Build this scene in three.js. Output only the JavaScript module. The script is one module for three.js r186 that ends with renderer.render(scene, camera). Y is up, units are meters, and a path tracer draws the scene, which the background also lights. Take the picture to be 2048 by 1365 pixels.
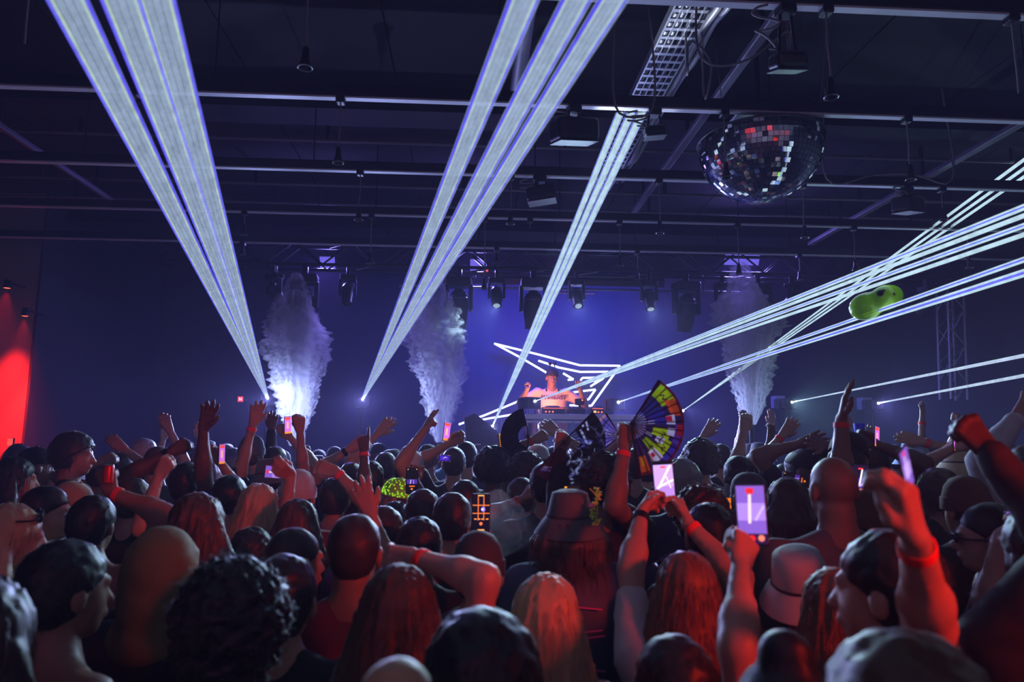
import * as THREE from 'three';
import { mergeGeometries } from 'three/addons/utils/BufferGeometryUtils.js';
import { RoundedBoxGeometry } from 'three/addons/geometries/RoundedBoxGeometry.js';
import { RectAreaLightUniformsLib } from 'three/addons/lights/RectAreaLightUniformsLib.js';
import { FontLoader } from 'three/addons/loaders/FontLoader.js';
import { TextGeometry } from 'three/addons/geometries/TextGeometry.js';
import { createNoise3D } from 'simplex-noise';

// ---------- camera, exposure, haze, room lights ----------
const scene = new THREE.Scene();
const FOCAL = 1400, DEG = Math.PI / 180, EYE = 1.88;
const camera = new THREE.PerspectiveCamera(2 * Math.atan(682.5 / FOCAL) / DEG, 2048 / 1365, 0.05, 60);
camera.position.set(0, EYE, 0);
camera.rotation.set(8.03 * DEG, -3.43 * DEG, 0.37 * DEG, 'YXZ');
camera.focus = 7.5; camera.userData.fStop = 2.6;
camera.updateMatrixWorld(true);
const renderer = new THREE.WebGLRenderer({ antialias: true });
renderer.toneMapping = THREE.LinearToneMapping;
renderer.toneMappingExposure = 1;
renderer.shadowMap.enabled = true;
RectAreaLightUniformsLib.init();
scene.background = new THREE.Color(0);
scene.fog = new THREE.FogExp2(new THREE.Color().setRGB(0.6, 0.52, 1), 0.0105);

const V = (x, y, z) => new THREE.Vector3(x, y, z);
const C = (r, g, b) => new THREE.Color().setRGB(r, g, b);
// a pixel of the 2048 x 1365 frame and a depth in front of the lens, as a point in the room
const sight = (px, py) => V((px - 1024) / FOCAL, -(py - 682.5) / FOCAL, -1).applyQuaternion(camera.quaternion);
const at = (px, py, d) => sight(px, py).multiplyScalar(d).add(camera.position);
const atHeight = (px, py, y) => { const r = sight(px, py); return r.multiplyScalar((y - EYE) / r.y).add(camera.position); };
const atZ = (px, py, z) => { const r = sight(px, py); return r.multiplyScalar(z / r.z).add(camera.position); };

let seed = 12345;
const rnd = () => { seed = (seed * 1664525 + 1013904223) >>> 0; return seed / 4294967296; };
const rr = (a, b) => a + (b - a) * rnd();
const pick = (a) => a[Math.floor(rnd() * a.length) % a.length];
const noise3 = createNoise3D(rnd);

function lamp(kind, name, color, power, position, target, size = 1, angle = 0.5, soft = 0.4) {
  const l = kind === 'spot' ? new THREE.SpotLight(color, power, 0, angle, soft, 2) : new THREE.PointLight(color, power, 0, 2);
  l.name = name; l.position.copy(position); l.castShadow = true; l.shadow.radius = size;
  scene.add(l);
  if (target) { l.target.position.copy(target); scene.add(l.target); }
  return l;
}
function areaLamp(name, color, power, w, h, position, target) {
  const l = new THREE.RectAreaLight(color, power, w, h);
  l.name = name; l.position.copy(position); l.lookAt(target); scene.add(l);
  return l;
}
// blue wash bars above the stage, red and magenta wash bars on the rear wall behind the camera
const WASH = {
  stageBlue: { color: C(0.045, 0.05, 1), power: 62, w: 3.4, h: 0.25, p: V(1.2, 4.25, -10.4), t: V(1.2, 1.6, -11.9) },
  rearMagenta: { color: C(0.8, 0.1, 0.5), power: 1.2, w: 3.0, h: 0.5, p: V(-1.6, 3.4, 3.4), t: V(-0.4, 1.4, -3) },
  rearRed: { color: C(1, 0.035, 0.012), power: 100, w: 0.5, h: 0.4, p: V(2.15, 2.35, 0.05), t: V(0.95, 1.8, -1.5), stand: true, cone: 0.37 },
};
const LIGHT = { laser: 9, nicheSpots: 85, rearSpots: 9, foot: 4.5, panel: 600, mover: 46 };

// ---------- objects: names, labels, parts ----------
const taken = new Map();
const numbered = (n) => { const k = taken.get(n) ?? 0; taken.set(n, k + 1); return k ? n + '_' + String(k).padStart(3, '0') : n; };
function tag(o, label, category, group) { o.userData.label = label; o.userData.category = category; if (group) o.userData.group = group; return o; }
function thing(name, label, category, p, turn = 0, group) {
  const o = new THREE.Group(); o.name = numbered(name); scene.add(o);
  if (p) o.position.copy(p);
  o.rotation.y = turn;
  return tag(o, label, category, group);
}
function part(name, geometry, material, parent) {
  const m = new THREE.Mesh(geometry, material); m.name = parent === scene ? numbered(name) : name;
  m.castShadow = m.receiveShadow = true; parent.add(m);
  return m;
}
function struct(name, geometry, material, parent = scene) {
  const m = part(name, geometry, material, parent);
  if (parent === scene) m.userData.kind = 'structure';
  return m;
}
const bare = (g) => { const q = g.index ? g.toNonIndexed() : g; for (const k of Object.keys(q.attributes)) if (!['position', 'normal'].includes(k)) q.deleteAttribute(k); return q; };
const join = (list) => mergeGeometries(list.map(bare));
const box = (w, h, d, x = 0, y = 0, z = 0) => new THREE.BoxGeometry(w, h, d).translate(x, y, z);
const rbox = (w, h, d, r, x = 0, y = 0, z = 0) => new RoundedBoxGeometry(w, h, d, 2, r).translate(x, y, z);
const UP = V(0, 1, 0);
function rod(a, b, ra, rb = ra, n = 8) {
  const d = b.clone().sub(a), g = new THREE.CylinderGeometry(rb, ra, d.length(), n, 1);
  return g.applyQuaternion(new THREE.Quaternion().setFromUnitVectors(UP, d.clone().normalize())).translate((a.x + b.x) / 2, (a.y + b.y) / 2, (a.z + b.z) / 2);
}
const tube = (pts, r, n = 6, seg) => new THREE.TubeGeometry(new THREE.CatmullRomCurve3(pts), seg ?? pts.length * 5, r, n);
const lathe = (pts, n = 24) => new THREE.LatheGeometry(pts.map(([x, y]) => new THREE.Vector2(x, y)), n);

// ---------- materials ----------
const mats = {};
const std = (key, color, rough = 0.7, metal = 0, extra) => mats[key] ??= Object.assign(new THREE.MeshStandardMaterial({ color, roughness: rough, metalness: metal, name: key }), extra);
const glow = (key, color, power = 1, extra) => mats[key] ??= Object.assign(new THREE.MeshStandardMaterial({ color: 0x000000, emissive: color, emissiveIntensity: power, roughness: 0.4, name: key }), extra);
const cloth = (key, color) => mats['cloth_' + key] ??= new THREE.MeshStandardMaterial({ color, roughness: 0.75, name: 'cloth_' + key });
const hairMat = (key, color) => mats['hair_' + key] ??= new THREE.MeshPhysicalMaterial({ color, roughness: 0.5, sheen: 1, sheenRoughness: 0.3, sheenColor: C(0.9, 0.88, 0.85), name: 'hair_' + key });
const skinMat = (key, color) => mats['skin_' + key] ??= new THREE.MeshStandardMaterial({ color, roughness: 0.48, name: 'skin_' + key });
const SKIN = { pale: C(0.5, 0.3, 0.23), fair: C(0.4, 0.22, 0.155), tan: C(0.27, 0.135, 0.085), brown: C(0.13, 0.06, 0.035), dark: C(0.04, 0.02, 0.013) };
const HAIR = { black: C(0.012, 0.01, 0.01), dark: C(0.03, 0.018, 0.012), brown: C(0.075, 0.04, 0.022), chestnut: C(0.14, 0.062, 0.03), blond: C(0.45, 0.32, 0.18), grey: C(0.3, 0.3, 0.31) };
const CLOTH = { black: C(0.012, 0.012, 0.013), charcoal: C(0.04, 0.04, 0.045), grey: C(0.09, 0.09, 0.1), white: C(0.45, 0.45, 0.47), navy: C(0.02, 0.03, 0.08), denim: C(0.07, 0.1, 0.18), maroon: C(0.12, 0.012, 0.025), olive: C(0.16, 0.14, 0.05), beige: C(0.42, 0.33, 0.2), teal: C(0.03, 0.16, 0.17), purple: C(0.14, 0.05, 0.2), pink: C(0.6, 0.28, 0.34), lime: C(0.35, 0.75, 0.03), brown: C(0.12, 0.06, 0.03), red: C(0.5, 0.02, 0.02), sky: C(0.35, 0.5, 0.7), orange: C(0.85, 0.3, 0.12), stripe: C(0.1, 0.16, 0.42) };
const skin = (k) => skinMat(k, SKIN[k]), hairM = (k) => hairMat(k, HAIR[k]), clothM = (k) => cloth(k, CLOTH[k]);
const black = std('black_metal', C(0.012, 0.012, 0.013), 0.45, 0.3), blackPlastic = std('black_plastic', C(0.01, 0.01, 0.011), 0.4);
// ---------- the room ----------
const ROOM = { left: -9.2, right: 7.6, back: -12.2, rear: 4.0, top: 4.9, pipe: EYE + 2.276 };
const wallPaint = std('wall_paint', C(0.035, 0.035, 0.042), 0.9), ceilingPaint = std('ceiling_paint', C(0.006, 0.005, 0.006), 0.8);
{
  const { left, right, back, rear, top } = ROOM, w = right - left, d = rear - back, cx = (left + right) / 2, cz = (rear + back) / 2;
  struct('floor', box(w + 0.4, 0.2, d + 0.4, cx, -0.1, cz), std('floor_concrete', C(0.03, 0.03, 0.032), 0.6));
  struct('wall_left', box(0.2, top, d + 0.4, left - 0.1, top / 2, cz), wallPaint);
  struct('wall_right', box(0.2, top, d + 0.4, right + 0.1, top / 2, cz), wallPaint);
  struct('wall_back', box(w, top, 0.2, cx, top / 2, back - 0.1), wallPaint);
  struct('wall_rear', box(w, top, 0.2, cx, top / 2, rear + 0.1), std('rear_plaster', C(0.4, 0.36, 0.36), 0.9));
  // ceiling of dark boards with open joints, each board its own piece
  const ceiling = new THREE.Group(); ceiling.name = 'ceiling'; ceiling.userData.kind = 'structure'; scene.add(ceiling);
  part('deck', box(w + 0.4, 0.1, d + 0.4, cx, top + 0.09, cz), std('ceiling_void', C(0.05, 0.04, 0.05), 0.9), ceiling);
  const bw = 1.22, bd = 2.44;
  for (let i = 0, x = left; x < right; x += bw, i++) for (let z = rear - (i % 2) * 0.4; z > back; z -= bd) {
    const x1 = Math.min(x + bw, right), z1 = Math.max(z - bd, back);
    part('board', box(x1 - x - 0.012, 0.03, z - z1 - 0.012, (x + x1) / 2, top + 0.015 + 0.004 * rnd(), (z + z1) / 2), ceilingPaint, ceiling);
  }
  // beams across the ceiling
  for (const z of [-2.2, -5.95, -9.4]) struct('trim_' + (1 + [-2.2, -5.95, -9.4].indexOf(z)), box(w, 0.2, 0.34, cx, top - 0.1, z), ceilingPaint);
  // the bar niche at the left, its front wall washed red
  const niche = std('niche_wall', C(0.3, 0.28, 0.28), 0.85);
  const nx = atZ(63, 700, -8.775).x;
  struct('wall_niche', box(nx - left, top, 0.25, (nx + left) / 2, top / 2, -8.9), niche);
  struct('wall_niche_side', box(0.2, top, 3.1, nx - 0.1, top / 2, -10.6), wallPaint);
  struct('trim_added_dark_end', box(0.03, top, 0.27, nx + 0.016, top / 2, -8.9), wallPaint);  // added dark board over the niche wall end, which caught the laser light
  for (const [py, w2] of [[816, 0.95], [861, 0.7], [838, 0.9]]) {
    const p = atZ(0, py, -8.7), sh = thing('bar_shelf', ['narrow shelf of the red lit bar niche, topmost', 'narrow shelf of the red lit bar niche, lowest', 'narrow shelf of the red lit bar niche, between two others'][py === 816 ? 0 : py === 861 ? 1 : 2], 'shelf', V(nx - [0, 1.05, 1.1, 1.0][py === 816 ? 1 : py === 861 ? 2 : 3] - w2 * 0.15, p.y, -8.66), 0, 'bar shelves');
    part('plank', box(w2 + 0.5, 0.025, 0.2), std('shelf_wood', C(0.5, 0.4, 0.36), 0.5), sh);
    part('edge_light', box(w2 + 0.48, 0.014, 0.008, 0, 0, 0.104), glow('shelf_edge_light', C(1, 0.12, 0.06), py === 838 ? 0.15 : 1.1), sh);
  }
  { const p = atZ(22, 885, -8.6), b = thing('wall_sign_light', 'small red lit sign box on the niche wall', 'sign', p);
    part('case', rbox(0.07, 0.1, 0.03, 0.006), blackPlastic, b); part('face_light', box(0.058, 0.088, 0.006, 0, 0, 0.017), glow('sign_face', C(1, 0.1, 0.06), 1), b); }
}
// horizontal ceiling pipes (channel with pale lower lip), their far ends a little further off
const channelGeo = (len) => join([box(len, 0.07, 0.006, 0, 0.035, -0.035), box(len, 0.07, 0.006, 0, 0.035, 0.035), box(len, 0.006, 0.07, 0, 0.07, 0)]);
const lipMat = std('pipe_lip', C(0.62, 0.62, 0.66), 0.5, 0.1);
const PIPES = [[1500, 8], [1024, 207], [1024, 350.5], [1024, 436.5], [1024, 496.5]].map(([x, y]) => atHeight(x, y, ROOM.pipe).z);
const pipeWords = ['over the dance floor, highest', 'in front of the mirror ball', 'just behind the mirror ball', 'third beyond the mirror ball, thin', 'beside the stage moving lights'];
PIPES.forEach((z, i) => {
  const o = thing('ceiling_rail', 'long black ceiling rail with pale lower lip ' + ['crossing above the dance floor before the others', 'running just before the mirror ball', 'running just behind the mirror ball', 'two rails on from the mirror ball', 'next to the stage moving lights'][i], 'rail', V(-0.8, ROOM.pipe, z), 0, 'ceiling rails');
  part('channel', channelGeo(16), black, o);
  part('lip', box(16, 0.012, 0.05, 0, -0.006, 0), lipMat, o);
  for (let x = -7; x < 8; x += 1.9) { const h = part('hanger', rod(V(x + 0.37 * i % 1.2, 0.07, 0), V(x + 0.37 * i % 1.2, ROOM.top - ROOM.pipe, 0), 0.006, 0.006, 5), black, o); }
});
// thin conduits under the ceiling
const conduitMat = std('conduit', C(0.2, 0.19, 0.22), 0.5, 0.3);
for (const [z, y, l, word] of [[-6.5, 4.72, 12, 'running across between the mirror ball rails'], [-7.6, 4.68, 14, 'running across beyond the mirror ball'], [-8.3, 4.7, 14, 'running across just before the stage lights']]) {
  const o = thing('conduit', 'thin grey conduit under the dark ceiling ' + word, 'pipe', V(-0.5, y, z));
  part('tube', rod(V(-l / 2, 0, 0), V(l / 2, 0, 0), 0.018, 0.018, 8), conduitMat, o);
  for (let x = -l / 2 + 0.5; x < l / 2; x += 2.3) part('clip', box(0.03, ROOM.top - y, 0.03, x, (ROOM.top - y) / 2, 0), black, o);
}
for (const [x, w, z0, z1, word] of [[0.33, 0.11, 0, -5.6, 'round grey pipe running toward the stage above the twin laser beams'], [1.9, 0.07, 1, -8, 'flat grey conduit running toward the stage over the mirror ball'], [4.6, 0.08, -3, -9, 'grey conduit running toward the stage near the right wall'], [-4.1, 0.05, -4, -8, 'grey conduit running toward the stage near the left beams']]) {
  const o = thing('conduit', word, 'pipe', V(x, 4.55, 0));
  part('tube', w > 0.1 ? rod(V(0, 0, z0), V(0, 0, z1), w / 2, w / 2, 12) : rbox(w, 0.05, Math.abs(z1 - z0), 0.01, 0, 0, (z0 + z1) / 2), conduitMat, o);
  for (let z = z0 - 0.4; z > z1; z -= 1.6) part('strap', box(0.03, 0.33, 0.03, 0, 0.185, z), black, o);
}
// cable tray: wire mesh ladder running toward the stage
{
  const x0 = 1.36, z0 = -2.6, z1 = -7.2, w = 0.24, y = 4.56, o = thing('cable_tray', 'steel wire mesh cable tray lit by the laser under the ceiling', 'cable tray', V(x0, y, 0));
  const tr = std('tray_steel', C(0.55, 0.56, 0.6), 0.3, 0.7);
  for (const s of [-1, 1]) part('side_rail', box(0.012, 0.06, z0 - z1, s * w / 2, 0.03, (z0 + z1) / 2), tr, o);
  for (const s of [-0.6, -0.2, 0.2, 0.6]) part('long_wire', box(0.008, 0.008, z0 - z1, s * w / 2, 0, (z0 + z1) / 2), tr, o);
  for (let z = z0; z > z1; z -= 0.1) part('rung', box(w, 0.012, 0.03, 0, 0.006, z), tr, o);
  for (let z = z0 - 0.3; z > z1; z -= 1.5) part('drop_rod', rod(V(w / 2, 0.03, z), V(w / 2, ROOM.top - y, z), 0.006), black, o);
  for (const [dx, r] of [[-0.07, 0.018], [-0.02, 0.014], [0.05, 0.02], [0.17, 0.028], [0.23, 0.022]]) {
    const c = thing('power_cable', 'thick pale cable lying ' + (dx < 0.1 ? 'in the steel cable tray' : 'beside the steel cable tray'), 'cable', V(x0 + dx, y + 0.03, 0), 0, dx < 0.1 ? 'cables in the tray' : 'cables beside the tray');
    const pts = []; for (let z = z0 + 0.1; z > z1; z -= 0.35) pts.push(V(rr(-0.012, 0.012), dx > 0.1 ? rr(-0.03, 0.05) : rr(0.005, 0.02), z));
    part('sheath', tube(pts, r, 6), std('cable_sheath', C(0.3, 0.3, 0.33), 0.45), c);
  }
}
// pendants: clamp on the rail, cord, flared black socket
const socketGeo = lathe([[0, 0.11], [0.014, 0.11], [0.018, 0.09], [0.02, 0.05], [0.034, 0], [0.037, -0.004], [0.034, 0.001], [0.02, 0.03], [0, 0.035]], 16), cordMat = std('cord', C(0.2, 0.19, 0.2), 0.6);
const socketRim = std('socket_rim', C(0.35, 0.35, 0.38), 0.25, 0.8), rimGeo = new THREE.TorusGeometry(0.0355, 0.003, 6, 18).rotateX(Math.PI / 2);
function pendant(px, py, rail, words, withSocket = true) {
  const z = PIPES[rail], p = atZ(px, py, z), len = Math.max(0.15, ROOM.pipe - p.y);
  const o = thing('pendant_socket', (withSocket ? 'black pendant socket on a thin cord ' : 'bare thin cord with clamp ') + words, 'pendant', V(p.x, ROOM.pipe, z), 0, 'pendants under the rails');
  part('clamp', rbox(0.06, 0.05, 0.07, 0.012, 0, -0.02, 0), black, o);
  part('cord', tube([V(0, 0, 0), V(rr(-0.006, 0.006), -len * 0.4, 0), V(rr(-0.006, 0.006), -len * 0.7, 0), V(0, -len + 0.06, 0)], 0.0055, 5, 8), cordMat, o);
  if (withSocket) { const s = part('socket', socketGeo, blackPlastic, o); s.position.y = -len; const r = part('rim', rimGeo, socketRim, s); }
}
for (const a of [[610, 136, 0, 'largest, alone between the two overhead laser groups'], [46, 110, 0, 'left of the left laser beams', false], [1663, 195, 0, 'upper right of the mirror ball'], [2040, 208, 0, 'far right on the rail before the mirror ball', false], [676, 326, 1, 'between laser groups on the mirror ball rail'], [268, 208, 1, 'between two left laser beams', false], [1453, 356, 1, 'hanging in front of the mirror ball'], [1822, 360, 1, 'right of the mirror ball above the can spotlight'], [717, 440, 2, 'between laser groups behind the mirror ball rail'], [1021, 448, 2, 'right of the second overhead laser group'], [1073, 338, 2, 'above the small spotlight left of the cable tray'], [1320, 467, 2, 'below the mirror ball, to its left'], [1610, 476, 2, 'below the mirror ball, to its right'], [1888, 440, 2, 'above the climbing beams at the right'], [740, 527, 3, 'small, left of the second overhead laser group'], [487, 470, 3, 'small, right of the left laser group'], [1240, 532, 3, 'small, over the right half of the booth'], [1478, 548, 3, 'small, before the right smoke plume'], [1712, 540, 3, 'small, above the lime inflatable'], [968, 578, 3, 'small, beside the red truss lamp'], [1060, 470, 3, 'short, left of the rising beams', false], [1939, 536, 3, 'small, above the hanging truss tower'], [485, 500, 4, 'tiny, left of the leftmost plume'], [993, 525, 4, 'tiny, over the moving light left of the booth'], [1275, 560, 4, 'tiny, between moving lights right of the booth'], [1600, 560, 4, 'tiny, right of the right plume'], [1840, 545, 4, 'tiny, near the moving light at far right']]) pendant(...a);
// small dark spot fixtures clamped under the rails
function spotCan(px, py, rail, tilt, turn, words, big = 1) {
  const z = PIPES[rail], p = atZ(px, py, z), o = thing('track_spotlight', 'unlit black spotlight can ' + words, 'spotlight', V(p.x, ROOM.pipe - 0.01, z), turn);
  const drop = Math.max(0.12, ROOM.pipe - p.y);
  part('clamp', rbox(0.09, 0.06, 0.09, 0.015, 0, -0.02, 0), black, o);
  part('bracket', join([rod(V(-0.03, 0, 0), V(-0.05, -drop, 0), 0.009), rod(V(0.03, 0, 0), V(0.05, -drop, 0), 0.009)]), black, o);
  const c = part('can', rbox(0.3 * big, 0.15 * big, 0.2 * big, 0.03), blackPlastic, o); c.position.y = -drop - 0.04; c.rotation.set(tilt, 0, 0.12);
  const lens = part('bezel', rbox(0.29 * big, 0.012, 0.19 * big, 0.004, 0, -0.078 * big, 0), std('bezel', C(0.02, 0.02, 0.024), 0.5), c);
  const pts = []; for (let k = 0; k <= 14; k++) pts.push(V(-0.12 - 0.07 * Math.sin(k * 0.9), -0.02 - drop * k / 14 * 0.9, 0.02 * Math.cos(k * 1.3)));
  part('cable', tube(pts, 0.007, 5), cordMat, o);
}
spotCan(1148, 248, 1, 0.2, 0.3, 'with coiled cable left of the mirror ball'); spotCan(1083, 372, 2, 0, -0.2, 'hanging between the twin beams and the cable tray', 0.85); spotCan(1815, 398, 2, 0.1, 0.5, 'on the rail right of the mirror ball', 0.9); spotCan(1308, 214, 1, 0, 0, 'lit by the laser beside the cable tray', 0.5); spotCan(1575, 105, 0, 0.3, 0.2, 'above the mirror ball rail', 0.6);
// loose cables that loop from rail to rail
for (const [pts, word] of [[[[1375, 150, 4.6], [1380, 80, 4.4], [1420, 120, 4.4], [1418, 170, 4.5], [1410, 198, 4.6]], 'looping beside the cable tray'], [[[1405, 118, 4.25], [1490, 122, 4.4], [1550, 80, 4.4], [1580, 60, 4.3], [1578, 105, 4.3]], 'sagging across toward the upper spotlight'], [[[1300, 225, 4.55], [1260, 235, 4.55], [1235, 222, 4.55]], 'dangling from the lit clamp'], [[[1660, 365, 5.9], [1750, 350, 5.9], [1830, 350, 5.9], [1900, 365, 5.9]], 'draped along the rail right of the mirror ball']]) {
  const c = thing('loose_cable', 'thin dark cable ' + word, 'cable', V(0, 0, 0)); const line = pts.map((q) => at(...q)), up0 = line[0].clone(), up1 = line[line.length - 1].clone(); up0.y = up1.y = ROOM.top + 0.01; part('sheath', tube([up0, ...line, up1], 0.008, 5, 40), cordMat, c);
}
// mirror half ball, 0.9 m across: every facet a small mirror
{
  const c = at(1520, 285, 5.25), R = 0.455, o = thing('mirror_ball', 'large half mirror ball of small square mirrors under the ceiling', 'mirror ball', c);
  part('shell', lathe([[0, -R * 0.985], ...Array.from({ length: 16 }, (_, i) => [R * 0.985 * Math.sin((i + 1) / 16 * Math.PI / 2), -R * 0.985 * Math.cos((i + 1) / 16 * Math.PI / 2)]), [R * 0.9, 0.01], [0, 0.012]], 48), std('ball_shell', C(0.03, 0.03, 0.03), 0.6), o);
  const mirror = [0.9, 0.8, 0.7].map((v, i) => std('mirror_' + i, C(v, v, v), 0.04, 1)), t = 0.036, list = [];
  const n = Math.round(R * Math.PI / 2 / t);
  for (let i = 0; i < n; i++) { const a = (i + 0.5) / n * Math.PI / 2, m = Math.max(5, Math.floor(2 * Math.PI * R * Math.sin(a) / t)); for (let k = 0; k < m; k++) list.push([a, (k + (i % 2) * 0.5) / m * 2 * Math.PI]); }
  const toCam = camera.position.clone().sub(c).normalize(), tile = rbox(t * 0.93, t * 0.93, 0.005, 0.0012), rest = [];
  const rows = list.map(([a, b]) => ({ n: V(Math.sin(a) * Math.cos(b), -Math.cos(a), Math.sin(a) * Math.sin(b)) }));
  rows.forEach((r) => { r.f = r.n.dot(toCam); }); rows.sort((p, q) => q.f - p.f);
  const tileGeo = box(t * 0.93, t * 0.93, 0.005);
  rows.forEach((r, i) => {
    const nn = r.n.clone().add(V(rr(-1, 1), rr(-1, 1), rr(-1, 1)).multiplyScalar(0.025)).normalize(), m = new THREE.Matrix4(), right = V(0, 1, 0).cross(r.n).normalize(), up = nn.clone().cross(right).normalize();
    m.makeBasis(up.clone().cross(nn), up, nn).setPosition(r.n.clone().multiplyScalar(R));
    if (i < 300) { const f = part('facet', tileGeo, mirror[i % 3], o); f.applyMatrix4(m); } else rest.push(tileGeo.clone().applyMatrix4(m));
  });
  const s = part('facets', join(rest), mirror[0], o); s.userData.kind = 'stuff';
  part('rim', new THREE.TorusGeometry(R * 0.99, 0.012, 8, 64).rotateX(Math.PI / 2), std('ball_rim', C(0.1, 0.1, 0.1), 0.4, 0.5), o);
  part('stem', rod(V(0, 0, 0), V(0, ROOM.top - c.y, 0), 0.02), black, o);
  part('motor_plate', rbox(0.42, 0.02, 0.26, 0.005, 0.02, 0.2, 0), std('plate', C(0.6, 0.6, 0.66), 0.4, 0.2), o);
  for (let k = 0; k < 3; k++) part('guy_wire', rod(V(0.4 * Math.cos(k * 2.1 + 0.5), 0.01, 0.4 * Math.sin(k * 2.1 + 0.5)), V(0.5 * Math.cos(k * 2.1 + 0.5), ROOM.top - c.y, 0.5 * Math.sin(k * 2.1 + 0.5)), 0.003), cordMat, o);
}
// lime two-lobed inflatable drifting over the crowd
// ---------- smooth bodies: tapered capsules and ellipsoids joined by a smooth minimum, meshed with surface nets ----------
// capsule: {a, b, ra, rb}; ellipsoid: {c, r, q?}
const cap = (a, ra, b, rb = ra) => ({ a, b, ra, rb, bs: a.clone().add(b).multiplyScalar(0.5), br: a.distanceTo(b) / 2 + Math.max(ra, rb) });
const ell = (c, r, q) => ({ c, r, iq: q ? q.clone().invert() : null, bs: c, br: Math.max(r.x, r.y, r.z) });
const tmpV = V(0, 0, 0);
function primDistance(p, x, y, z) {
  if (p.a) {
    const bx = p.b.x - p.a.x, by = p.b.y - p.a.y, bz = p.b.z - p.a.z, px = x - p.a.x, py = y - p.a.y, pz = z - p.a.z;
    const t = Math.min(1, Math.max(0, (px * bx + py * by + pz * bz) / (bx * bx + by * by + bz * bz + 1e-12)));
    return Math.hypot(px - bx * t, py - by * t, pz - bz * t) - (p.ra + (p.rb - p.ra) * t);
  }
  tmpV.set(x - p.c.x, y - p.c.y, z - p.c.z);
  if (p.iq) tmpV.applyQuaternion(p.iq);
  const ux = tmpV.x / p.r.x, uy = tmpV.y / p.r.y, uz = tmpV.z / p.r.z, k0 = Math.sqrt(ux * ux + uy * uy + uz * uz), k1 = Math.sqrt((ux / p.r.x) ** 2 + (uy / p.r.y) ** 2 + (uz / p.r.z) ** 2);
  return k1 < 1e-9 ? -Math.min(p.r.x, p.r.y, p.r.z) : k0 * (k0 - 1) / k1;
}
const smin = (a, b, k) => { const h = Math.max(k - Math.abs(a - b), 0) / k; return Math.min(a, b) - h * h * k / 4; };
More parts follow.
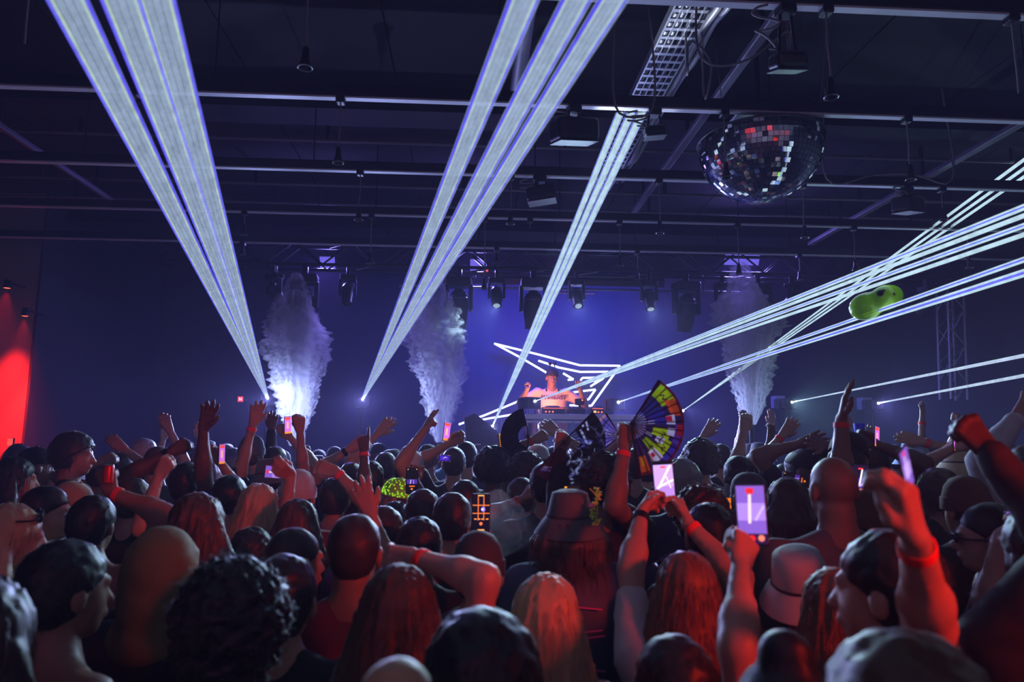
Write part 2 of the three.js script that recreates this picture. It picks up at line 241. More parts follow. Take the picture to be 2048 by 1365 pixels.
// cell: size; coarseBelow: y under which rows are three times as tall; post(d, x, y, z): cuts and noise
function netMesh(prims, { cell = 0.014, k = 0.03, coarseBelow = -1e9, post = null, pad = 0.02 } = {}) {
  const lo = V(1e9, 1e9, 1e9), hi = V(-1e9, -1e9, -1e9), np = prims.length, D = new Float64Array(np * 16);
  prims.forEach((p, i) => {
    lo.min(tmpV.copy(p.bs).subScalar(p.br)); hi.max(tmpV.copy(p.bs).addScalar(p.br));
    const o = i * 16; D[o + 12] = p.bs.x; D[o + 13] = p.bs.y; D[o + 14] = p.bs.z; D[o + 15] = p.br;
    if (p.a) { const d = p.b.clone().sub(p.a); D.set([p.a.x, p.a.y, p.a.z, d.x, d.y, d.z, 1 / (d.lengthSq() + 1e-12), p.ra, p.rb - p.ra], o); }
    else D.set([p.c.x, p.c.y, p.c.z, 1 / p.r.x, 1 / p.r.y, 1 / p.r.z], o);
  });
  lo.subScalar(pad); hi.addScalar(pad);
  const xs = [], ys = [], zs = [];
  for (let v = lo.x; v < hi.x + cell; v += cell) xs.push(v);
  for (let v = lo.y; v < hi.y + cell; v += v < coarseBelow ? cell * 3 : cell) ys.push(v);
  for (let v = lo.z; v < hi.z + cell; v += cell) zs.push(v);
  const nx = xs.length, ny = ys.length, nz = zs.length, f = new Float32Array(nx * ny * nz).fill(10), B = 5, near = new Int32Array(np), sqrt = Math.sqrt;
  let nn = 0;
  const field = (x, y, z) => {
    let d = 10;
    for (let i = 0; i < nn; i++) {
      const j = near[i], o = j * 16, p = prims[j]; let px = x - D[o], py = y - D[o + 1], pz = z - D[o + 2], e;
      if (p.a) {
        let t = (px * D[o + 3] + py * D[o + 4] + pz * D[o + 5]) * D[o + 6]; t = t < 0 ? 0 : t > 1 ? 1 : t;
        px -= D[o + 3] * t; py -= D[o + 4] * t; pz -= D[o + 5] * t; e = sqrt(px * px + py * py + pz * pz) - D[o + 7] - D[o + 8] * t;
      } else {
        if (p.iq) { tmpV.set(px, py, pz).applyQuaternion(p.iq); px = tmpV.x; py = tmpV.y; pz = tmpV.z; }
        px *= D[o + 3]; py *= D[o + 4]; pz *= D[o + 5]; const k0 = sqrt(px * px + py * py + pz * pz); px *= D[o + 3]; py *= D[o + 4]; pz *= D[o + 5];
        e = k0 * (k0 - 1) / (sqrt(px * px + py * py + pz * pz) + 1e-9);
      }
      const w = d - e, h = k - (w < 0 ? -w : w); d = w < 0 ? d : e; if (h > 0) d -= h * h / (4 * k);
    }
    return d;
  };
  for (let bz = 0; bz < nz; bz += B) for (let by = 0; by < ny; by += B) for (let bx = 0; bx < nx; bx += B) {
    const ex = Math.min(bx + B, nx) - 1, ey = Math.min(by + B, ny) - 1, ez = Math.min(bz + B, nz) - 1;
    const cx = (xs[bx] + xs[ex]) / 2, cy = (ys[by] + ys[ey]) / 2, cz = (zs[bz] + zs[ez]) / 2, half = sqrt((xs[ex] - xs[bx]) ** 2 + (ys[ey] - ys[by]) ** 2 + (zs[ez] - zs[bz]) ** 2) / 2 + cell * 1.6, reach = half + k + (post ? pad : 0);
    nn = 0;
    for (let i = 0; i < np; i++) { const o = i * 16 + 12, x = D[o] - cx, y = D[o + 1] - cy, z = D[o + 2] - cz, r = D[o + 3] + reach; if (x * x + y * y + z * z < r * r) near[nn++] = i; }
    if (!nn) continue;
    const dc = field(cx, cy, cz), far = (half + (post ? pad : 0)) * 1.35;
    if (dc > far) continue;
    if (dc < -far && !post) { for (let z = bz; z <= ez; z++) for (let y = by; y <= ey; y++) for (let x = bx; x <= ex; x++) f[(z * ny + y) * nx + x] = -1; continue; }
    for (let z = bz; z <= ez; z++) for (let y = by; y <= ey; y++) for (let x = bx; x <= ex; x++) {
      const d = field(xs[x], ys[y], zs[z]);
      f[(z * ny + y) * nx + x] = post ? post(d, xs[x], ys[y], zs[z]) : d;
    }
  }
  const pos = [], idx = [], vert = new Int32Array(nx * ny * nz).fill(-1), I = (x, y, z) => (z * ny + y) * nx + x;
  const E = [[0, 1], [0, 2], [0, 4], [1, 3], [1, 5], [2, 3], [2, 6], [3, 7], [4, 5], [4, 6], [5, 7], [6, 7]], v = new Float32Array(8);
  for (let z = 0; z < nz - 1; z++) for (let y = 0; y < ny - 1; y++) for (let x = 0; x < nx - 1; x++) {
    let mask = 0;
    for (let c = 0; c < 8; c++) { v[c] = f[I(x + (c & 1), y + ((c >> 1) & 1), z + (c >> 2))]; if (v[c] < 0) mask |= 1 << c; }
    if (!mask || mask === 255) continue;
    let sx = 0, sy = 0, sz = 0, n = 0;
    for (const [a, b] of E) if ((v[a] < 0) !== (v[b] < 0)) {
      const t = v[a] / (v[a] - v[b]);
      sx += (a & 1) + ((b & 1) - (a & 1)) * t; sy += ((a >> 1) & 1) + (((b >> 1) & 1) - ((a >> 1) & 1)) * t; sz += (a >> 2) + ((b >> 2) - (a >> 2)) * t; n++;
    }
    vert[I(x, y, z)] = pos.length / 3;
    pos.push(xs[x] + (xs[x + 1] - xs[x]) * sx / n, ys[y] + (ys[y + 1] - ys[y]) * sy / n, zs[z] + (zs[z + 1] - zs[z]) * sz / n);
  }
  const quad = (a, b, c, d, flip) => { if (a < 0 || b < 0 || c < 0 || d < 0) return; flip ? idx.push(a, c, b, a, d, c) : idx.push(a, b, c, a, c, d); };
  for (let z = 1; z < nz - 1; z++) for (let y = 1; y < ny - 1; y++) for (let x = 1; x < nx - 1; x++) {
    const s = f[I(x, y, z)] < 0;
    if (s !== f[I(x + 1, y, z)] < 0) quad(vert[I(x, y - 1, z - 1)], vert[I(x, y, z - 1)], vert[I(x, y, z)], vert[I(x, y - 1, z)], !s);
    if (s !== f[I(x, y + 1, z)] < 0) quad(vert[I(x - 1, y, z - 1)], vert[I(x - 1, y, z)], vert[I(x, y, z)], vert[I(x, y, z - 1)], !s);
    if (s !== f[I(x, y, z + 1)] < 0) quad(vert[I(x - 1, y - 1, z)], vert[I(x, y - 1, z)], vert[I(x, y, z)], vert[I(x - 1, y, z)], !s);
  }
  const g = new THREE.BufferGeometry();
  g.setAttribute('position', new THREE.Float32BufferAttribute(pos, 3)); g.setIndex(idx); g.computeVertexNormals();
  return g;
}
function mergeIndexed(list) {
  list = list.filter((g) => g && g.attributes.position.count);
  for (const g of list) for (const k of Object.keys(g.attributes)) if (!['position', 'normal'].includes(k)) g.deleteAttribute(k);
  return list.length > 1 ? mergeGeometries(list) : list[0];
}
// the lime two-lobed inflatable over the crowd
{
  const a = at(1733, 613, 4.6), b = at(1772, 596, 4.55), o = thing('inflatable_balloon', 'lime green two-lobed inflatable floating above the crowd', 'balloon', a.clone().add(b).multiplyScalar(0.5));
  const la = a.clone().sub(o.position), lb = b.clone().sub(o.position), k = 4.6 / FOCAL, q = new THREE.Quaternion().setFromAxisAngle(V(0, 0, 1), 0.35);
  const lime = mats.lime_vinyl = new THREE.MeshPhysicalMaterial({ color: C(0.48, 0.86, 0.015), roughness: 0.22, clearcoat: 0.6, transmission: 0.25, thickness: 0, name: 'lime_vinyl' });
  part('skin', netMesh([ell(la, V(34 * k, 27 * k, 28 * k), q), ell(lb, V(33 * k, 25 * k, 27 * k), q)], { cell: 0.006, k: 0.02 }), lime, o);
  for (const [px, py, r] of [[1757, 579, 7], [1791, 587, 6], [1768, 571, 4]]) {
    const dir = at(px, py, 4.45).sub(at(1772, 596, 4.55)).normalize(), e = part('eye_spot', new THREE.SphereGeometry(r * k, 14, 10).scale(1, 1, 0.35), blackPlastic, o);
    const p = lb.clone().add(V(dir.x * 30 * k, dir.y * 23 * k, dir.z * 25 * k)); e.position.copy(p); e.lookAt(p.clone().add(dir).add(o.position));
  }
  part('seam', new THREE.TorusGeometry(0.075, 0.003, 6, 24).applyQuaternion(new THREE.Quaternion().setFromUnitVectors(V(0, 0, 1), lb.clone().sub(la).normalize())), lime, o).position.copy(la.clone().add(lb).multiplyScalar(0.5));
  part('valve', rod(la.clone().add(V(0.07, -0.07, 0.02)), la.clone().add(V(0.085, -0.085, 0.02)), 0.006), lime, o);
}
// ---------- stage, booth, stage lights ----------
const STAGE = { y: 1.05, front: -8.35 };
struct('stage_platform', box(11.4, STAGE.y, 3.8, 1.2, STAGE.y / 2, STAGE.front - 1.9), std('stage_black', C(0.015, 0.015, 0.017), 0.7)).userData.kind = 'structure';
// backdrop cloth behind the booth with soft folds
{
  const g = new THREE.PlaneGeometry(5.3, 3.7, 140, 1), p = g.attributes.position;
  for (let i = 0; i < p.count; i++) p.setZ(i, 0.006 * Math.sin(p.getX(i) * 9) + 0.003 * Math.sin(p.getX(i) * 23 + 1));
  g.computeVertexNormals();
  const o = thing('backdrop_curtain', 'wide grey curtain behind the stage washed in blue light', 'curtain', V(atZ(1185, 700, -11.95).x, STAGE.y + 1.87, -11.95));
  part('cloth', g, new THREE.MeshStandardMaterial({ color: C(0.11, 0.11, 0.12), roughness: 0.95, side: THREE.DoubleSide, name: 'backdrop_cloth' }), o);
  part('rail', rod(V(-2.7, 1.87, 0), V(2.7, 1.87, 0), 0.025), black, o);
}
// blue wash bar above the backdrop, rear wash bars, front bar: fixtures with a glowing face and a light of the same size
function washBar(name, label, w, key, faceGlow) {
  const o = thing(name, label, 'stage light', w.p);
  o.lookAt(w.t);
  part('housing', rbox(w.w + 0.06, w.h + 0.06, 0.1, 0.01, 0, 0, -0.06), black, o);
  part('face_light', box(w.w, w.h, 0.01, 0, 0, -0.008), glow(key, w.color, faceGlow), o);
  part('yoke', join([box(0.03, 0.12, 0.1, -w.w / 2 - 0.045, 0.05, -0.05), box(0.03, 0.12, 0.1, w.w / 2 + 0.045, 0.05, -0.05)]), black, o);
  if (w.stand) { const iq = o.quaternion.clone().invert(), foot = V(0, -w.p.y + 0.01, 0).applyQuaternion(iq); part('stand', rod(V(0, 0, -0.1), foot, 0.018), black, o); for (let k = 0; k < 3; k++) part('stand_leg', rod(V(0, -w.p.y + 0.45, 0).applyQuaternion(iq), V(0.35 * Math.cos(k * 2.1), -w.p.y + 0.01, 0.35 * Math.sin(k * 2.1)).applyQuaternion(iq), 0.01), black, o); }
  if (w.cone) lamp('spot', name + '_beam', w.color, w.power * w.w * w.h, w.p.clone().add(w.t.clone().sub(w.p).normalize().multiplyScalar(0.03)), w.t, 8, w.cone, 0.6);
  else areaLamp(name + '_beam', w.color, w.power, w.w, w.h, w.p.clone().add(w.t.clone().sub(w.p).normalize().multiplyScalar(0.01)), w.t);
  return o;
}
washBar('wash_light_bar', 'long blue wash light bar hung above the stage backdrop', WASH.stageBlue, 'wash_blue_light', 0.6);
washBar('rear_wash_light', 'magenta wash light bar high on the rear wall', WASH.rearMagenta, 'wash_magenta_light', 0.6);
washBar('rear_wash_light', 'red wash light panel behind the crowd', WASH.rearRed, 'wash_red_light', 0.8);
// red downlights along the rear wall, like those of the niche
for (let i = 0; i < 6; i++) {
  const p = V(-5.6 + i * 2.2, 4.7, 3.55), o = thing('red_downlight', 'small red downlight shining down the rear wall', 'lamp', p, 0, 'rear wall downlights');
  part('can', lathe([[0, 0.1], [0.035, 0.1], [0.04, 0.02], [0.045, 0], [0.038, 0.004], [0.034, 0.03], [0, 0.03]], 18), black, o);
  part('bulb_light', lathe([[0, -0.002], [0.034, 0.004], [0.03, 0.028], [0, 0.028]], 16), glow('red_bulb_light', C(1, 0.12, 0.06), 3), o);
  part('arm', rod(V(0, 0.08, 0), V(0, 0.08, 0.47), 0.012), black, o);
  lamp('spot', 'red_downlight_beam', C(1, 0.03, 0.02), LIGHT.rearSpots, p.clone().add(V(0, -0.01, 0)), p.clone().add(V(0, -3, 0.6)), 1.5, 0.75, 0.6);
}
// box truss over the stage front with moving heads
const trussMat = std('truss_dark', C(0.03, 0.03, 0.035), 0.4, 0.5);
function trussParts(len, s, o, r = 0.022, step = 0.36, axis = 'x') {
  const pt = (t, a, b) => axis === 'x' ? V(t, a, b) : V(a, t, b);
  for (const [a, b] of [[-1, -1], [-1, 1], [1, -1], [1, 1]]) part('chord', rod(pt(-len / 2, a * s / 2, b * s / 2), pt(len / 2, a * s / 2, b * s / 2), r), trussMat2(o), o);
  let up = 1;
  for (let t = -len / 2; t < len / 2 - 0.01; t += step) {
    const e = Math.min(t + step, len / 2);
    for (const b of [-1, 1]) part('brace', rod(pt(t, -up * s / 2, b * s / 2), pt(e, up * s / 2, b * s / 2), r * 0.55, r * 0.55, 6), trussMat2(o), o);
    part('brace', rod(pt(t, up * s / 2, -s / 2), pt(e, up * s / 2, s / 2), r * 0.55, r * 0.55, 6), trussMat2(o), o);
    up = -up;
  }
}
const trussPale = std('truss_alu', C(0.4, 0.42, 0.46), 0.35, 0.6), trussMat2 = (o) => o.userData.pale ? trussPale : trussMat;
const TZ = -8.95, TY = 4.22;
{
  const o = thing('stage_truss', 'dark box truss spanning above the stage front', 'truss', V(1.2, TY, TZ)); trussParts(10.5, 0.3, o);
  for (let x = -4.5; x < 5; x += 2.2) part('hang_chain', rod(V(x, 0.15, 0), V(x, ROOM.top - TY, 0), 0.012), black, o);
  const lowBar = thing('stage_pipe', 'thin dark pipe hung under the stage truss between moving lights', 'pipe', V(1.35, atZ(1050, 577, TZ - 0.2).y, TZ - 0.2));
  part('tube', rod(V(-2.3, 0, 0), V(2.3, 0, 0), 0.016), std('pipe_alu', C(0.25, 0.25, 0.3), 0.3, 0.6), lowBar);
  for (const x of [-1.8, 0, 1.8]) part('drop', rod(V(x, 0, 0), V(x, TY - 0.15 - lowBar.position.y, 0.05), 0.008), black, lowBar);
}
// moving heads: base, yoke arms, tapered head with lens, hung from the truss
const bezelMat = std('lens_bezel', C(0.28, 0.3, 0.4), 0.25, 0.7), lensMat = std('lens_glass', C(0.02, 0.025, 0.02), 0.08), litLens = glow('lens_white_light', C(0.6, 0.8, 1), 0.5);
function movingHead(px, py, big, tilt, turn, words, aim) {
  const p = atZ(px, py, TZ + 0.05), s = big ? 1 : 0.62, o = thing('moving_head_light', (big ? 'large' : 'small') + (aim ? ' dimly lit' : ' unlit') + ' moving head stage light ' + words, 'stage light', V(p.x, TY - 0.272, TZ + 0.15), turn);
  part('clamp', rbox(0.07 * s, 0.12, 0.06, 0.008, 0, 0.035, 0), black, o);
  part('base', rbox(0.32 * s, 0.12 * s, 0.24 * s, 0.02 * s, 0, -0.08 * s, 0), blackPlastic, o);
  for (const x of [-1, 1]) part('yoke_arm', rbox(0.05 * s, 0.34 * s, 0.13 * s, 0.02 * s, x * 0.155 * s, -0.28 * s, 0), blackPlastic, o);
  const h = new THREE.Group(); h.name = 'head'; h.position.set(0, -0.36 * s, 0); h.rotation.x = tilt; o.add(h);
  part('shell', lathe([[0, 0.16 * s], [0.085 * s, 0.16 * s], [0.115 * s, 0.1 * s], [0.125 * s, 0], [0.12 * s, -0.12 * s], [0.1 * s, -0.26 * s], [0.105 * s, -0.3 * s], [0.09 * s, -0.305 * s], [0, -0.29 * s]], 20), blackPlastic, h);
  part('bezel', new THREE.TorusGeometry(0.118 * s, 0.006 * s, 6, 24).rotateX(Math.PI / 2).translate(0, 0.08 * s, 0), bezelMat, h);
  part('lens', new THREE.SphereGeometry(0.09 * s, 18, 8, 0, 6.3, 0, 0.9).scale(1, 0.35, 1).rotateX(Math.PI).translate(0, -0.285 * s, 0), aim ? litLens : lensMat, h);
  part('tail_cap', lathe([[0, 0.2 * s], [0.05 * s, 0.195 * s], [0.07 * s, 0.16 * s]], 16), blackPlastic, h);
  if (aim) { o.updateMatrixWorld(true); const q = V(0, -0.33 * s, 0).applyMatrix4(h.matrixWorld), t = V(...aim); lamp('spot', 'moving_head_beam', C(0.5, 0.78, 1), LIGHT.mover, q, t, 3, 0.5, 0.7); }
}
for (const a of [[615, 530, 1, 0.25, 0.1, 'above the leftmost smoke plume'], [919, 530, 1, 0.15, -0.1, 'above the middle smoke plume'], [1065, 530, 1, 0.2, 0, 'left of the pale ceiling board'], [1366, 540, 1, 0.3, 0.15, 'left of the right smoke plume'], [1507, 535, 1, 0.3, -0.1, 'above the right smoke plume'], [993, 530, 0, -0.5, 0, 'between two large ones left of the booth', [-1.6, 1.4, -3.2]], [1150, 530, 0, -0.6, 0.1, 'over the pale ceiling board', [0.3, 1.4, -2.6]], [1293, 535, 0, -0.4, 0, 'over the right end of the booth', [1.4, 1.4, -3]], [1438, 535, 0, -0.7, 0.2, 'between two large ones near the right plume'], [1575, 530, 0, 0.9, 0.8, 'right of the right smoke plume'], [555, 520, 0, 0.8, -0.6, 'left of the leftmost smoke plume'], [1840, 545, 0, 0.7, 0.5, 'near the hanging truss tower'], [700, 525, 0, -0.4, 0.2, 'between the plumes behind the beams']]) movingHead(...a);
{ const p = atZ(974, 539, TZ), o = thing('tally_light', 'small glowing red lamp on the stage truss', 'lamp', p); part('bulb_light', new THREE.SphereGeometry(0.022, 12, 10).scale(0.8, 1.5, 0.8), glow('tally_red_light', C(1, 0.1, 0.04), 1.2), o); part('cap', rod(V(0, 0.03, 0), V(0, 0.09, 0), 0.012), black, o); lamp('point', 'tally_glow', C(1, 0.1, 0.04), 0.02, p.clone().add(V(0, -0.05, 0.06)), null, 1); }
// one pale board over the booth, and three boards given an added violet glow to light the plumes
{
  const p = atZ(1146, 586, -9.9), o = thing('ceiling_board', 'pale flat board above the booth lit blue', 'board', p, 0.3); o.rotation.x = 0.25;
  part('panel', rbox(0.42, 0.02, 0.56, 0.006), std('pale_board', C(0.7, 0.7, 0.75), 0.7), o);
  for (const x of [-0.17, 0.17]) part('wire', rod(V(x, 0, 0), V(x, ROOM.top - p.y - 0.02, 0), 0.004), black, o);
}
for (const [px, py, w, word] of [[955, 531, 0.2, 'middle'], [655, 526, 0.2, 'leftmost'], [1484, 519, 0.5, 'right']]) {
  const p = atZ(px, py, -9.45), o = thing('added_board_light', 'small board with added violet glow above the ' + word + ' smoke plume', 'stage light', p), t = p.clone().add(V(-0.12, -1.2, 0.75)), q = p.clone().add(V(0, -0.05, 0.03));
  o.rotation.x = 0.55;
  part('housing', rbox(w + 0.03, 0.2, 0.06, 0.01, 0, 0, -0.035), black, o);
  part('face_light', box(w, 0.17, 0.008), glow('added_violet_light', C(0.2, 0.16, 0.95), 0.75), o);
  part('hanger', rod(V(0, 0.05, -0.04), V(0, (ROOM.top - p.y) * 0.85, -0.04 - (ROOM.top - p.y) * 0.52), 0.008), black, o);
  areaLamp('added_panel_fill', C(0.26, 0.2, 1), LIGHT.panel * 0.2 / w, w, 0.17, q, t);
}
// hanging lattice truss tower at the right
{
  const a = atZ(1912, 585, -9.6), b = atZ(1895, 800, -9.6), o = thing('truss_tower', 'pale lattice truss hanging down at the right of the stage', 'truss', a.clone().add(b).multiplyScalar(0.5)); o.userData.pale = true;
  trussParts(a.y - b.y, 0.24, o, 0.02, 0.26, 'y'); o.rotation.z = -0.05;
  part('hang_rod', rod(V(0, (a.y - b.y) / 2, 0), V(0.06, ROOM.top - o.position.y, 0), 0.015), black, o); delete o.userData.pale;
}
// small red exit sign at the back
{ const p = atZ(482, 799, -11.9), o = thing('exit_sign_light', 'tiny red lit exit sign on the dark back wall', 'exit sign', p); part('case', rbox(0.1, 0.1, 0.05, 0.008), std('sign_case', C(0.3, 0.02, 0.02), 0.5), o); part('face_light', box(0.088, 0.088, 0.006, 0, 0, 0.027), glow('exit_red_light', C(1, 0.06, 0.1), 1), o);
  part('mark_light', join([box(0.012, 0.05, 0.004, -0.018, 0, 0.032), box(0.012, 0.05, 0.004, 0.018, 0, 0.032), box(0.012, 0.055, 0.004).rotateZ(0.6).translate(0, 0, 0.032)]), glow('exit_mark_light', C(1, 0.7, 0.75), 1.2), o); part('bracket', rbox(0.03, 0.03, 0.3, 0.004, 0, 0, -0.17), black, o); }
// red downlights on the niche wall
for (const [px, py, word] of [[14, 577, 'nearest the niche middle'], [50, 633, 'at the niche corner']]) {
  const p = atZ(px, py, -8.45), o = thing('red_downlight', 'small red downlight shining down the niche wall ' + word, 'lamp', p);
  part('can', lathe([[0, 0.1], [0.035, 0.1], [0.04, 0.02], [0.045, 0], [0.038, 0.004], [0.034, 0.03], [0, 0.03]], 18), black, o);
  part('bulb_light', lathe([[0, -0.002], [0.034, 0.004], [0.03, 0.028], [0, 0.028]], 16), glow('red_bulb_light', C(1, 0.12, 0.06), 3), o);
  part('arm', rod(V(0, 0.08, 0), V(0, 0.08, -0.37), 0.012), black, o);
  lamp('spot', 'red_downlight_beam', C(1, 0.015, 0.01), LIGHT.nicheSpots, p.clone().add(V(0, -0.01, 0)), p.clone().add(V(-0.06, -3, -0.12)), 1.5, 0.42, 0.6);
}
// booth: white top slab, cloth front of hanging strips
const BZ = -9.0, boothL = atZ(1050, 830, BZ).x, boothR = atZ(1300, 830, BZ).x, boothY = atZ(1150, 829, BZ).y;
{
  const w = boothR - boothL, cx = (boothL + boothR) / 2, o = thing('dj_booth', 'white topped booth with hanging cloth strips lit violet', 'booth', V(cx, STAGE.y, BZ));
  const h = boothY - STAGE.y, white = std('booth_white', C(0.6, 0.6, 0.64), 0.5);
  part('tabletop', rbox(w, 0.07, 0.52, 0.012, 0, h - 0.035, -0.22), white, o);
  part('lip', rbox(w, 0.03, 0.03, 0.006, 0, h - 0.1, 0.02), white, o);
  for (const s of [-1, 1]) for (const z of [0, -0.42]) part('leg', box(0.05, h - 0.07, 0.05, s * (w / 2 - 0.06), (h - 0.07) / 2, z), black, o);
  const cloths = [clothM('pink'), std('booth_blue_cloth', C(0.2, 0.28, 0.5), 0.9)], n = 9;
  for (let i = 0; i < n; i++) {
    const g = new THREE.PlaneGeometry(w / n, h - 0.1, 10, 1), p = g.attributes.position; for (let k = 0; k < p.count; k++) p.setZ(k, 0.02 * Math.sin(p.getX(k) * 60 + i)); g.computeVertexNormals();
    const s = part('cloth_strip', g, i % 2 ? cloths[1] : cloths[0], o); s.position.set(-w / 2 + (i + 0.5) * w / n, (h - 0.1) / 2, 0.02); s.material.side = THREE.DoubleSide;
  }
  const T = STAGE.y + h;
  // decks, mixer and screen on the table
  const gearMat = std('gear', C(0.02, 0.02, 0.022), 0.35, 0.2), led = (k, c, p) => glow('led_' + k + '_light', c, p);
  for (const [px, word, gw] of [[1104, 'below the performer', 0.3], [1200, 'right of the mixer stand', 0.3]]) {
    const x = atZ(px, 825, BZ - 0.2).x, d = thing('media_player', 'black media deck with orange light strip ' + word, 'deck', V(x, T, BZ - 0.2));
    part('body', rbox(gw, 0.09, 0.36, 0.01, 0, 0.045, 0), gearMat, d); part('platter', lathe([[0, 0.02], [0.09, 0.02], [0.1, 0.01], [0.1, 0]], 28).translate(0, 0.09, 0.04), gearMat, d);
    part('screen_light', box(gw * 0.7, 0.01, 0.05, 0, 0.096, -0.13), led('orange', C(1, 0.22, 0.06), 1.6), d);
    part('edge_light', box(gw * 0.9, 0.012, 0.006, 0, 0.075, 0.181), led('orange_dim', C(1, 0.16, 0.05), 0.9), d);
    for (let k = 0; k < 3; k++) part('button_light', new THREE.SphereGeometry(0.012, 8, 6).translate(-0.1 + k * 0.045, 0.03, 0.182), led('red', C(1, 0.2, 0.08), 1.4), d);
  }
  const mx = atZ(1152, 825, BZ - 0.2).x, mix = thing('mixer', 'black mixing desk between the decks', 'mixer', V(mx, T, BZ - 0.2)); part('body', rbox(0.22, 0.08, 0.3, 0.01, 0, 0.04, -0.05), gearMat, mix);
  for (let i = 0; i < 4; i++) for (let k = 0; k < 4; k++) part('knob', rod(V(-0.08 + i * 0.053, 0.08, -0.16 + k * 0.06), V(-0.08 + i * 0.053, 0.1, -0.16 + k * 0.06), 0.009), black, mix);
  const mo = thing('camera_stand', 'small black camera with red light on a stand over the decks', 'camera', V(atZ(1158, 800, BZ - 0.05).x, T, BZ + 0.0));
  part('post', rod(V(0, 0, 0), V(0, 0.12, 0), 0.014), black, mo); part('body', rbox(0.12, 0.08, 0.07, 0.01, 0, 0.16, 0), black, mo); part('lamp_light', new THREE.SphereGeometry(0.012, 8, 6).translate(0.03, 0.18, 0.036), led('red', C(1, 0.2, 0.08), 1.4), mo);
  const lamp2 = thing('booth_lamp', 'orange glow lamp at the booth front edge', 'lamp', V(atZ(1190, 829, BZ).x, T, BZ)); part('bulb_light', new THREE.SphereGeometry(0.02, 10, 8).translate(0, 0.03, 0.0), led('amber', C(1, 0.35, 0.1), 2), lamp2); part('foot', rod(V(0, 0, 0), V(0, 0.02, 0), 0.02), black, lamp2);
  const bin = thing('wire_basket', 'black wire basket at the left end of the booth', 'basket', V(boothL + 0.06, T, BZ - 0.3)); for (let i = 0; i < 7; i++) part('wire', rod(V(-0.12 + i * 0.04, 0, 0.1), V(-0.12 + i * 0.04, 0.14, 0.1), 0.005), black, bin); part('rim', join([box(0.28, 0.01, 0.01, 0, 0.14, 0.1), box(0.28, 0.01, 0.01, 0, 0.005, 0.1), box(0.28, 0.01, 0.2, 0, 0.005, 0)]), black, bin);
}
// floor monitor wedge on the stage left of the booth
{
  const p = atZ(968, 868, -8.62), s = new THREE.Shape([[-0.2, 0], [0.26, 0], [0.24, 0.14], [-0.12, 0.42], [-0.24, 0.36]].map((q) => new THREE.Vector2(...q)));
  const base = Math.max(STAGE.y + 0.06, p.y - 0.18), o = thing('monitor_speaker', 'black wedge monitor speaker with the laser on it left of the booth', 'speaker', V(p.x, base, -8.75));
  part('cabinet', new THREE.ExtrudeGeometry(s, { depth: 0.36, bevelEnabled: true, bevelSize: 0.008, bevelThickness: 0.008, bevelSegments: 1 }).translate(0, 0, -0.18), blackPlastic, o);
  part('grille', rbox(0.3, 0.2, 0.01, 0.004, 0, 0.14, 0.19), std('grille', C(0.03, 0.03, 0.032), 0.6, 0.3), o);
  part('handle', rbox(0.12, 0.02, 0.03, 0.006, -0.1, 0.05, 0.2), std('handle', C(0.5, 0.5, 0.55), 0.3, 0.6), o);
  const st = thing('speaker_riser', 'dark riser box under the monitor speaker', 'riser', V(p.x, STAGE.y, -8.75)); part('body', rbox(0.5, base - STAGE.y - 0.012, 0.4, 0.008, 0, (base - STAGE.y - 0.012) / 2, 0), black, st);
}
// the angular laser-projected figure, its light built as glowing tubes before the backdrop
{
  const Z = -11.7, q = (x, y) => atZ(900 + x / 5.689, 660 + y / 5.689, Z), tubeMat = glow('figure_white_light', C(0.8, 0.85, 1.3), 1.6), o = thing('light_figure', 'large angular figure drawn in white blue light behind the performer', 'laser graphic', q(1300, 600));
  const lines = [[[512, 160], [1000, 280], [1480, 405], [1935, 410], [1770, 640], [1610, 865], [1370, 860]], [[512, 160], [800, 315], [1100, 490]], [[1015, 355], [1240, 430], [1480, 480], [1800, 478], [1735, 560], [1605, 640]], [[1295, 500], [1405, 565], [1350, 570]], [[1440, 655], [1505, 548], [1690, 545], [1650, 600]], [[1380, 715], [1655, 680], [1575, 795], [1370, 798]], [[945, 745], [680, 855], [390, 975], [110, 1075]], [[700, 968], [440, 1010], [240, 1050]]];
  for (const l of lines) for (let i = 0; i + 1 < l.length; i++) { const a = q(...l[i]).sub(o.position), b = q(...l[i + 1]).sub(o.position); part('laser_line_light', rod(a, b, 0.02, 0.02, 6), tubeMat, o); }
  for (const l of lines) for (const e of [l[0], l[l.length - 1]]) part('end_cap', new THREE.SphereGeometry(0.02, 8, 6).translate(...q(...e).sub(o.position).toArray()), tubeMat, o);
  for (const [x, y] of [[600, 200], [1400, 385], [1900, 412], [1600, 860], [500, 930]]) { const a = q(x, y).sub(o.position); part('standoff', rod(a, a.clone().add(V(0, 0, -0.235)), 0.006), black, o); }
  areaLamp('figure_light', C(0.35, 0.4, 1), 4, 1.8, 0.7, q(1500, 560).add(V(0, 0, 0.05)), q(1500, 560).add(V(0, 0, 3)));
}
